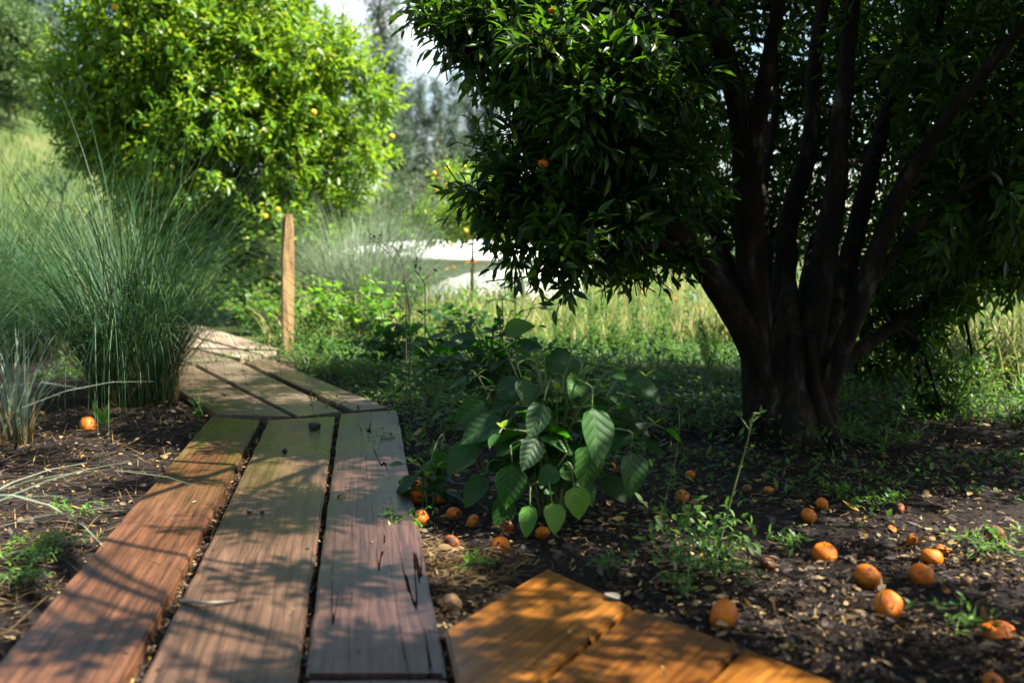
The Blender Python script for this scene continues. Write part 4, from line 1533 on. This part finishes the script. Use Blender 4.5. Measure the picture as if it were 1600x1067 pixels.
stalk_weed([(640, 500), (632, 440), (622, 415), (592, 381), (578, 377)], 5.4, 'dark seed stalk bending left in front of the white tank')
stalk_weed([(634, 500), (632, 430), (622, 395), (613, 385)], 5.5, 'dark upright seed stalk beside the bending one')
stalk_weed([(664, 500), (664, 450), (658, 435), (648, 424)], 5.3, 'shorter dark seed stalk right of the two in front of the tank')
stalk_weed([(1122, 860), (1148, 760), (1168, 690), (1178, 645)], 2.75, 'tall pale green weed stalk rising before the mandarin trunk', 'stem', 5, 10, .003, .032, 130)
stalk_weed([(1035, 830), (1040, 780), (1055, 720), (1062, 668)], 3.2, 'thin weed stalk with tiny yellow buds right of the broad-leaved plant', 'stem', 7, 8, .0022, .03, 20)
stalk_weed([(1075, 900), (1078, 850), (1072, 790)], 2.6, 'leafy weed left of the tall stalk in the leaf litter', 'stem', 2, 14, .0025, .034, 70)
stalk_weed([(1060, 860), (1064, 835)], 2.8, 'low leafy weed near the amber boards', 'stem', 0, 6, .0025, .036, 40)
stalk_weed([(610, 905), (818, 900), (806, 838)], 2.4, 'thin weed sprig below the broad-leaved plant', 'stem', 3, 3, .0015, .025, 0) if False else None
stalk_weed([(490, 660), (489, 640), (486, 618)], 4.9, 'thin green sprig growing up between the planks', 'stem', 4, 2, .0015, .02)
stalk_weed([(310, 640), (312, 615), (313, 600)], 5.1, 'small upright weed at the left edge of the second path section', 'stem', 0, 14, .002, .05, 10)


def ground_weed(px, py, rad, n, llen, label, mat='weed', h=.05, group=None):
    b = G(px, py, SOIL)
    t = thing('ground_weed', b, label, 'weed', group)
    mb, ms = MB(), MB()
    k = max(5, n // 14)
    a = rng.random(k) * 6.28
    pos = []
    for i in range(k):
        L = rad * rng.uniform(.5, 1.2)
        e = b + np.array([math.cos(a[i]) * L, math.sin(a[i]) * L, h * rng.uniform(.4, 1.3)])
        S = limb(ms, [b, (b + e) / 2 + np.array([0, 0, h * .6]), e], .0014, .0008, 4, 4)
        pos.append(S[rng.integers(2, len(S), n // k)])
    pos = np.vstack(pos) + rng.normal(0, .006, (k * (n // k), 3))
    m = len(pos)
    scatter(mb, *DIAM, pos, frames(rdir(m) * np.array([1, 1, .5]) + np.array([0, 0, .25]), np.tile([0, 0, 1.], (m, 1)) + .4 * rdir(m)), llen * rng.uniform(.6, 1.3, m))
    link('stems', ms.mesh('stems', M['stem'], b), t)
    link('foliage', mb.mesh('foliage', M[mat], b), t)


for px, py, rad, n, ll, lab, mt in (
        (640, 830, .1, 130, .022, 'creeping weed with tiny leaves hanging over the edge of the cracked plank', 'clover'),
        (625, 700, .13, 120, .022, 'creeping weed reaching over the far corner of the cracked plank', 'weed'),
        (70, 880, .13, 260, .02, 'sunlit patch of small weeds beside the reddish plank', 'clover'),
        (35, 920, .12, 160, .022, 'weeds at the left edge below the broad grass blades', 'weed'),
        (120, 815, .08, 90, .02, 'little weed tuft against the edge of the reddish plank', 'clover'),
        (1375, 800, .1, 110, .025, 'sunlit weed patch beyond the mandarins at the right', 'clover'),
        (1305, 785, .07, 70, .025, 'weed tuft beside the two mandarins in the middle right', 'clover'),
        (1560, 872, .14, 130, .028, 'weed patch at the right edge near the dark mandarin', 'weed'),
        (1500, 985, .1, 70, .03, 'weed beside the torn mandarin peel', 'weed'),
        (1230, 865, .08, 60, .03, 'weed beside the rotten mandarin at the right', 'weed'),
        (1120, 905, .14, 170, .022, 'leafy weeds above the mandarin by the amber boards', 'weed'),
        (1075, 935, .08, 80, .025, 'weeds at the corner of the amber boards', 'weed'),
        (955, 905, .07, 50, .025, 'small weed beside the pale leaf at the amber boards', 'weed'),
        (760, 895, .07, 70, .02, 'green sprigs in the straw between the two sections of boards', 'clover'),
        (700, 720, .16, 150, .025, 'weeds in the shade left of the broad-leaved plant', 'weed'),
        (590, 600, .2, 170, .03, 'shaded weeds along the edge of the second path section', 'weed'),
        (520, 575, .2, 160, .03, 'shaded weeds between the wooden stake and the path', 'weed'),
        (1080, 640, .22, 150, .04, 'low leafy weeds in deep shade left of the mandarin trunk', 'weed'),
        (1380, 700, .3, 220, .04, 'low weeds in deep shade right of the mandarin trunk', 'weed')):
    ground_weed(px, py, rad, n, ll, lab, mt)


# undergrowth nobody could count
def ground_cover():
    mb = MB()
    n = 95000
    y = 3.0 + 6.5 * rng.random(n) ** 1.2
    x = rng.uniform(-3.2, 4.8, n)
    den = np.sin(x * 3.1 + 2 * np.sin(y * 1.9)) * np.sin(y * 2.7 + 1.5 * np.sin(x * 2.3))
    k = (rng.random(n) < np.clip((y - 3.0) / 3.2, .03, 1)) & (den > -.3 - .1 * (y - 4))
    k &= ~in_planks(x, y, .02) & ~((x < -1.0) & (y < 6.5)) & ~((x > 2.6) & (y > 6) & (rng.random(n) < .7))
    x, y = x[k], y[k]
    n = len(x)
    pos = np.stack([x, y, ground_z(x, y) + (.03 + .16 * (.5 + .5 * np.sin(x * 4.4 + y * 2)) * (.5 + .5 * np.sin(y * 5.1 - x))) * rng.random(n) * np.clip((y - 2.4) / 2.4, .25, 1.6)], 1)
    scatter(mb, *DIAM, pos, frames(rdir(n) * np.array([1, 1, .4]) + np.array([0, 0, .4]), np.tile([0, 0, 1.], (n, 1)) + .4 * rdir(n)), rng.uniform(.02, .055, n))
    m = 9000
    y = rng.uniform(5.0, 8.8, m)
    x = rng.uniform(-1.6, 4.5, m)
    k = ~in_planks(x, y, .02)
    x, y = x[k], y[k]
    m = len(x)
    blades(mb, np.stack([x, y, ground_z(x, y)], 1), rng.random(m) * 6.28, rng.uniform(.05, .22, m) * np.clip((y - 4.5) / 3, .3, 1), rng.uniform(0, .5, m), rng.uniform(.4, 1.6, m), rng.uniform(.002, .004, m), 3)
    for _ in range(330):
        if rng.random() < .68:
            x, y, h = rng.uniform(-1.5, 1.1), rng.uniform(4.5, 8.3), rng.uniform(.1, .36)
        else:
            x, y, h = rng.uniform(1.75, 3.2), rng.uniform(4.9, 6.6), rng.uniform(.08, .34)
        if in_planks(np.array([x]), np.array([y]), .06)[0]:
            continue
        k = int(70 * h + 8)
        t_ = rng.random(k)
        pos = np.array([x, y, SOIL]) + np.stack([rng.normal(0, .05, k), rng.normal(0, .05, k), h * t_], 1)
        tp = (LANCE_W, DIAM, DIAM)[rng.integers(3)]
        scatter(mb, *tp, pos, frames(rdir(k) * np.array([1, 1, .4]) + np.array([0, 0, .35]), np.tile([0, 0, 1.], (k, 1)) + .3 * rdir(k)), rng.uniform(.035, .08) * rng.uniform(.6, 1.2, k))
    tag(link('undergrowth', mb.mesh('undergrowth', M['weed'])), 'mixed low weeds and grass in the tree shade', 'undergrowth', kind='stuff')


ground_cover()


# leaf litter
def litter():
    tpls = [t_lance(.13, .06, .5), t_lance(.2, .1, .25), t_lance(.08, -.05, .6), t_lance(.26, -.12, .4)]
    tpl = tpls[0]
    mb = MB()

    def lay(x, y, smin, smax, lift, grow=-.004):
        k = ~in_planks(x, y, grow)
        x, y = x[k], y[k]
        n = len(x)
        pos = np.stack([x, y, ground_z(x, y) + rng.random(n) ** 2 * lift + .003], 1)
        ax = rdir(n) * np.array([1, 1, .28])
        R_ = frames(ax, np.tile([0, 0, 1.], (n, 1)) + .75 * rdir(n))
        sz = smin + (smax - smin) * rng.random(n) ** 1.6
        sz = sz * np.where(rng.random(n) < .06, 1.5, 1)
        w_ = rng.integers(0, 4, n)
        for i_ in range(4):
            q_ = w_ == i_
            scatter(mb, *tpls[i_], pos[q_], R_[q_], np.stack([sz[q_] * rng.uniform(.6, 1.2, q_.sum()), sz[q_], sz[q_] * rng.uniform(-1.5, 1.5, q_.sum())], 1))
    n = 36000
    y = 1.75 + 3.2 * rng.random(n) ** 1.25
    x = rng.uniform(-.15, .62, n) * y + .1
    den = np.sin(x * 5 + 2 * np.sin(y * 3)) * np.sin(y * 4.1 + x * 2)
    k = rng.random(n) < .62 + .38 * den
    lay(x[k], y[k], .01, .042, .03)
    n = 6500
    lay(rng.uniform(-2.0, 3.5, n), rng.uniform(4.4, 8, n), .025, .06, .03)
    n = 9000
    y = 1.75 + 4.2 * rng.random(n)
    x = -rng.uniform(.1, .56, n) * y - .2
    lay(x, y, .012, .04, .025)
    # packed into the gaps between the boards
    for (a, b, n, wd) in (((413, 656), (200, 1075), 900, .03), ((528, 648), (470, 1075), 520, .01), ((545, 640), (372, 563), 260, .015), ((462, 651), (304, 570), 160, .008), ((692, 990), (720, 1100), 200, .02)):
        A, B = G(*a, -.02), G(*b, -.02)
        t = rng.random(n)
        wdt = wd * (.5 + .8 * t)
        x = A[0] + (B[0] - A[0]) * t + rng.normal(0, 1, n) * wdt * .5
        y = A[1] + (B[1] - A[1]) * t
        k = ~in_planks(x, y, -.002)
        x, y, t = x[k], y[k], t[k]
        m = len(x)
        pos = np.stack([x, y, -.042 + .03 * rng.random(m) * (.3 + .7 * t)], 1)
        scatter(mb, *tpl, pos, frames(rdir(m) * np.array([1, 1, .3]), np.tile([0, 0, 1.], (m, 1)) + .5 * rdir(m)), rng.uniform(.012, .032, m))
    tag(link('leaf_litter', mb.mesh('leaf_litter', M['litter'])), 'dry leaves and wood chips covering the soil', 'leaf litter', kind='stuff')
    # straw wedge between the two groups of boards and at the left
    mb = MB()
    n = 700
    u, v = rng.random(n), rng.random(n)
    P0, P1, P2 = G(655, 850, SOIL), G(840, 880, SOIL), G(690, 975, SOIL)
    su = np.sqrt(u)[:, None]
    base = P0 * (1 - su) + P1 * (su * (1 - v[:, None])) + P2 * (su * v[:, None])
    base[:, 2] += rng.random(n) * .025
    k = ~in_planks(base[:, 0], base[:, 1], -.005)
    base = base[k]
    n = len(base)
    blades(mb, base, rng.random(n) * 6.28, rng.uniform(.03, .1, n), rng.uniform(1.2, 1.7, n), rng.uniform(1.3, 1.75, n), rng.uniform(.001, .003, n), 3)
    n = 1300
    y = rng.uniform(2.2, 5.4, n)
    x = -rng.uniform(.22, .56, n) * y - .15
    k = ~in_planks(x, y, 0)
    x, y = x[k], y[k]
    n = len(x)
    blades(mb, np.stack([x, y, ground_z(x, y) + rng.random(n) * .02], 1), rng.random(n) * 6.28, rng.uniform(.05, .22, n), rng.uniform(1.25, 1.6, n), rng.uniform(1.4, 1.7, n), rng.uniform(.001, .0026, n), 3)
    tag(link('straw_litter', mb.mesh('straw_litter', M['straw'])), 'dry straw stalks lying on the soil', 'straw', kind='stuff')


litter()

# ------------------------------------------------------------------ fallen mandarins
def mandarin(px, py, dia, label, kind='fresh', tilt=None, name='mandarin'):
    p = G(px, py, -.012)
    r = min(.042, max(.016, dia / 2 / FPX * math.hypot(p[1], CAM_H) * 1.04))
    me = {'fresh': ME_FRUIT, 'rot': ME_ROT_SHADE, 'dry': [ME_DRY]}[kind][random.randrange({'fresh': 3, 'rot': 2, 'dry': 1}[kind])]
    o = link(name, me)
    o.location = (p[0], p[1], float(ground_z(p[0], p[1])) + r * .6 + .002)
    o.scale = (r * random.uniform(.96, 1.06), r * random.uniform(.94, 1.04), r)
    o.rotation_euler = tilt or (random.uniform(-1.3, 1.3), random.uniform(-1.3, 1.3), random.random() * 6)
    tag(o, label, 'mandarin', 'fallen mandarins')
    s = link('stem_button', ME_CALYX, o)
    s.location = (0, 0, .64 if kind != 'dry' else .52)
    return o


for px, py, dia, lab, kind in (
        (138, 662, 29, 'half shaded fallen mandarin beside the seedling at the left', 'fresh'),
        (650, 773, 28, 'upper of the two bright mandarins touching the cracked plank', 'fresh'),
        (656, 806, 30, 'lower of the two bright mandarins touching the cracked plank', 'fresh'),
        (652, 746, 17, 'mandarin hidden behind the narrow leaf near the plank edge', 'fresh'),
        (686, 772, 22, 'mandarin behind the sprout, right of the upper bright one', 'fresh'),
        (709, 795, 24, 'round dark orange mandarin right of the sprout', 'fresh'),
        (739, 804, 22, 'shaded mandarin at the right end of the group by the plank', 'fresh'),
        (790, 814, 26, 'mandarin in deep shade under the leaves of the large plant', 'rot'),
        (848, 822, 22, 'mandarin just behind the two lowest bright leaves', 'fresh'),
        (782, 847, 28, 'split mandarin lying below the large broad-leaved plant', 'fresh'),
        (706, 842, 26, 'rotten brown mandarin at the edge of the straw', 'rot'),
        (705, 936, 32, 'dried tan mandarin in the straw between the boards', 'dry'),
        (955, 722, 14, 'mandarin peeping out right of the largest hanging leaf', 'fresh'),
        (1079, 731, 15, 'small mandarin farther back right of the broad-leaved plant', 'fresh'),
        (1066, 766, 21, 'mandarin on the soil right of the thin stalk with yellow buds', 'fresh'),
        (1167, 752, 16, 'pale mandarin beside the top of the tall weed stalk', 'dry'),
        (1201, 757, 15, 'small mandarin just right of the pale one behind the tall stalk', 'fresh'),
        (1284, 781, 20, 'upper mandarin of the pair in the middle right', 'fresh'),
        (1264, 797, 24, 'lower mandarin of the pair in the middle right', 'fresh'),
        (1342, 803, 13, 'small dried mandarin beside the sunlit weed patch', 'dry'),
        (1405, 788, 18, 'dark red mandarin in shade beyond the sunlit weed patch', 'rot'),
        (1426, 830, 20, 'mandarin standing alone above the pair at the right', 'fresh'),
        (1288, 857, 38, 'large flat mandarin left of the sunlit leaf litter', 'fresh'),
        (1456, 862, 33, 'front mandarin of the touching pair at the right', 'fresh'),
        (1471, 852, 24, 'back mandarin of the touching pair at the right', 'fresh'),
        (1440, 892, 35, 'mandarin just below the touching pair at the right', 'fresh'),
        (1356, 900, 42, 'big mandarin lying left of the one below the touching pair', 'fresh'),
        (1388, 947, 43, 'deep orange oblong mandarin in the sunlit litter', 'fresh'),
        (1130, 955, 48, 'biggest bright mandarin beside the amber boards', 'fresh'),
        (1200, 870, 23, 'rotten mandarin half hidden by weeds', 'rot'),
        (1552, 1052, 30, 'mandarin at the lower right corner', 'fresh'),
        (1554, 832, 30, 'dark shaded mandarin at the right edge', 'rot'),  # dark peel colour stands in for the shade here
        (1510, 896, 14, 'tiny dried mandarin near the right edge', 'dry')):
    mandarin(px, py, dia, lab, kind)


# torn peel
def torn_peel(px, py, dia, label, seed):
    r = random.Random(seed)
    p = G(px, py, SOIL)
    R = dia / 2 / FPX * p[1]
    V, F = [], []
    nu, nv = 14, 6
    for j in range(nv + 1):
        a = .15 + (1.35 + .0) * j / nv
        for i in range(nu):
            b = 2 * math.pi * i / nu
            aa = a + (.35 * math.sin(b * 3 + seed) if j == nv else .15 * math.sin(b * 3 + seed) * j / nv)
            V.append((math.sin(aa) * math.cos(b) * 1.25, math.sin(aa) * math.sin(b), math.cos(aa) * .62 * (1 + .2 * math.sin(b * 2))))
    for j in range(nv):
        for i in range(nu):
            i2 = (i + 1) % nu
            F.append((j * nu + i, (j + 1) * nu + i, (j + 1) * nu + i2, j * nu + i2))
    o = link('mandarin_peel', MB().add(V, F).mesh('mandarin_peel', M['peel']))
    sm_ = o.modifiers.new('thickness', 'SOLIDIFY')
    sm_.thickness = .09
    o.scale = (R, R, R)
    o.location = (p[0], p[1], SOIL + R * .15)
    o.rotation_euler = (.35, -.2, r.random() * 6)
    tag(o, label, 'peel', 'torn mandarin peels')


torn_peel(1555, 992, 50, 'torn open mandarin peel in the sun at the right edge', 2)
torn_peel(1478, 925, 17, 'small piece of yellow orange peel in the sunlit litter', 3)
torn_peel(1394, 828, 16, 'flat piece of peel left of the mandarin standing alone', 4)


# ------------------------------------------------------------------ bits lying on the boards
def lump(px, py, dia, label, seed):
    p = G(px, py, 0)
    bm = bmesh.new()
    bmesh.ops.create_icosphere(bm, subdivisions=2, radius=1)
    r = random.Random(seed)
    q = [r.uniform(0, 6) for _ in range(4)]
    for v in bm.verts:
        k = 1 + .16 * math.sin(3 * v.co.x + q[0]) * math.sin(3 * v.co.y + q[1]) + .1 * math.sin(6 * v.co.z + q[2])
        v.co *= k
        v.co.z *= .72
    me = bpy.data.meshes.new('dried_fruit')
    bm.to_mesh(me)
    bm.free()
    for f in me.polygons:
        f.use_smooth = True
    me.materials.append(M['black_bit'])
    o = link('dried_fruit', me)
    R = dia / 2 / FPX * p[1]
    o.scale = (R, R * .9, R)
    o.location = (p[0], p[1], R * .6)
    tag(o, label, 'dried fruit', 'dried black fruit on the boards')


lump(492, 671, 19, 'largest dried black fruit, at the far end of the middle plank', 1)
lump(391, 801, 11, 'left one of two small black fruits close together on the middle plank', 2)
lump(410, 802, 8, 'right one of two small black fruits close together on the middle plank', 3)
lump(445, 707, 10, 'small dried fruit on the middle plank below the largest one', 4)
lump(481, 858, 6, 'tiny black crumb at the right edge of the middle plank', 5)

def crumbs():
    mb = MB()
    n = 420
    px, py = rng.uniform(120, 1150, n), 1090 - 440 * rng.random(n) ** 1.4
    P = np.array([G(a, b, .0025) for a, b in zip(px, py)])
    P = P[in_planks(P[:, 0], P[:, 1], -.012)]
    n = len(P)
    scatter(mb, *t_lance(.25, .1, .4), P, frames(rdir(n) * np.array([1, 1, .15]), np.tile([0, 0, 1.], (n, 1)) + .3 * rdir(n)), .003 + .012 * rng.random(n) ** 2.5)
    tag(link('board_debris', mb.mesh('board_debris', M['litter'])), 'tiny scraps of leaf and soil lying on the boards', 'debris', kind='stuff')


crumbs()

p0, p1, p2 = G(282, 938, .004), G(325, 941, .012), G(366, 938, .006)
tw = MB()
limb(tw, [p0, p1, p2], .0045, .003, 6, 5)
o = link('twig', tw.mesh('twig', M['far_bark'], p0), None, p0)
tag(o, 'short pale twig lying across the middle plank', 'twig')
tw = MB()
q0, q1 = G(528, 776, .004), G(540, 770, .006)
limb(tw, [q0, (q0 + q1) / 2 + (0, 0, .004), q1], .004, .003, 6, 4)
tag(link('twig', tw.mesh('twig', M['dry_stem'], q0), None, q0), 'tiny dark twig on the cracked plank', 'twig')


def flat_leaf(px, py, L, az, label, mat, tpl=None):
    p = G(px, py, .006)
    mb = MB()
    mb.add(*(tpl or t_ovate(.3, -.08, .35, 6)))
    o = link('fallen_leaf', mb.mesh('fallen_leaf', mat), None, p)
    o.scale = (L, L, L)
    o.rotation_euler = (0, 0, az)
    tag(o, label, 'leaf', 'fallen leaves on the boards')


M['pale_leaf'] = noise_mat('pale_dry_leaf', [(.3, (.2, .17, .12)), (.7, (.32, .28, .21))], 30, .7, .3)
M['tan_leaf'] = noise_mat('tan_dry_leaf', [(.3, (.28, .17, .07)), (.7, (.42, .28, .13))], 30, .7, .3)
flat_leaf(970, 936, .05, 2.4, 'pale dry leaf on the edge of the amber boards', M['pale_leaf'])
flat_leaf(478, 621, .05, .2, 'narrow tan leaf on the second path section', M['tan_leaf'], t_lance(.14, .05, .5))
flat_leaf(888, 990, .03, 1.2, 'small tan leaf in the middle of the amber boards', M['tan_leaf'], t_lance(.2, .05, .5))
flat_leaf(300, 785, .03, 1.2, 'small pale leaf scrap on the reddish plank', M['pale_leaf'], t_lance(.12, .05, .5))
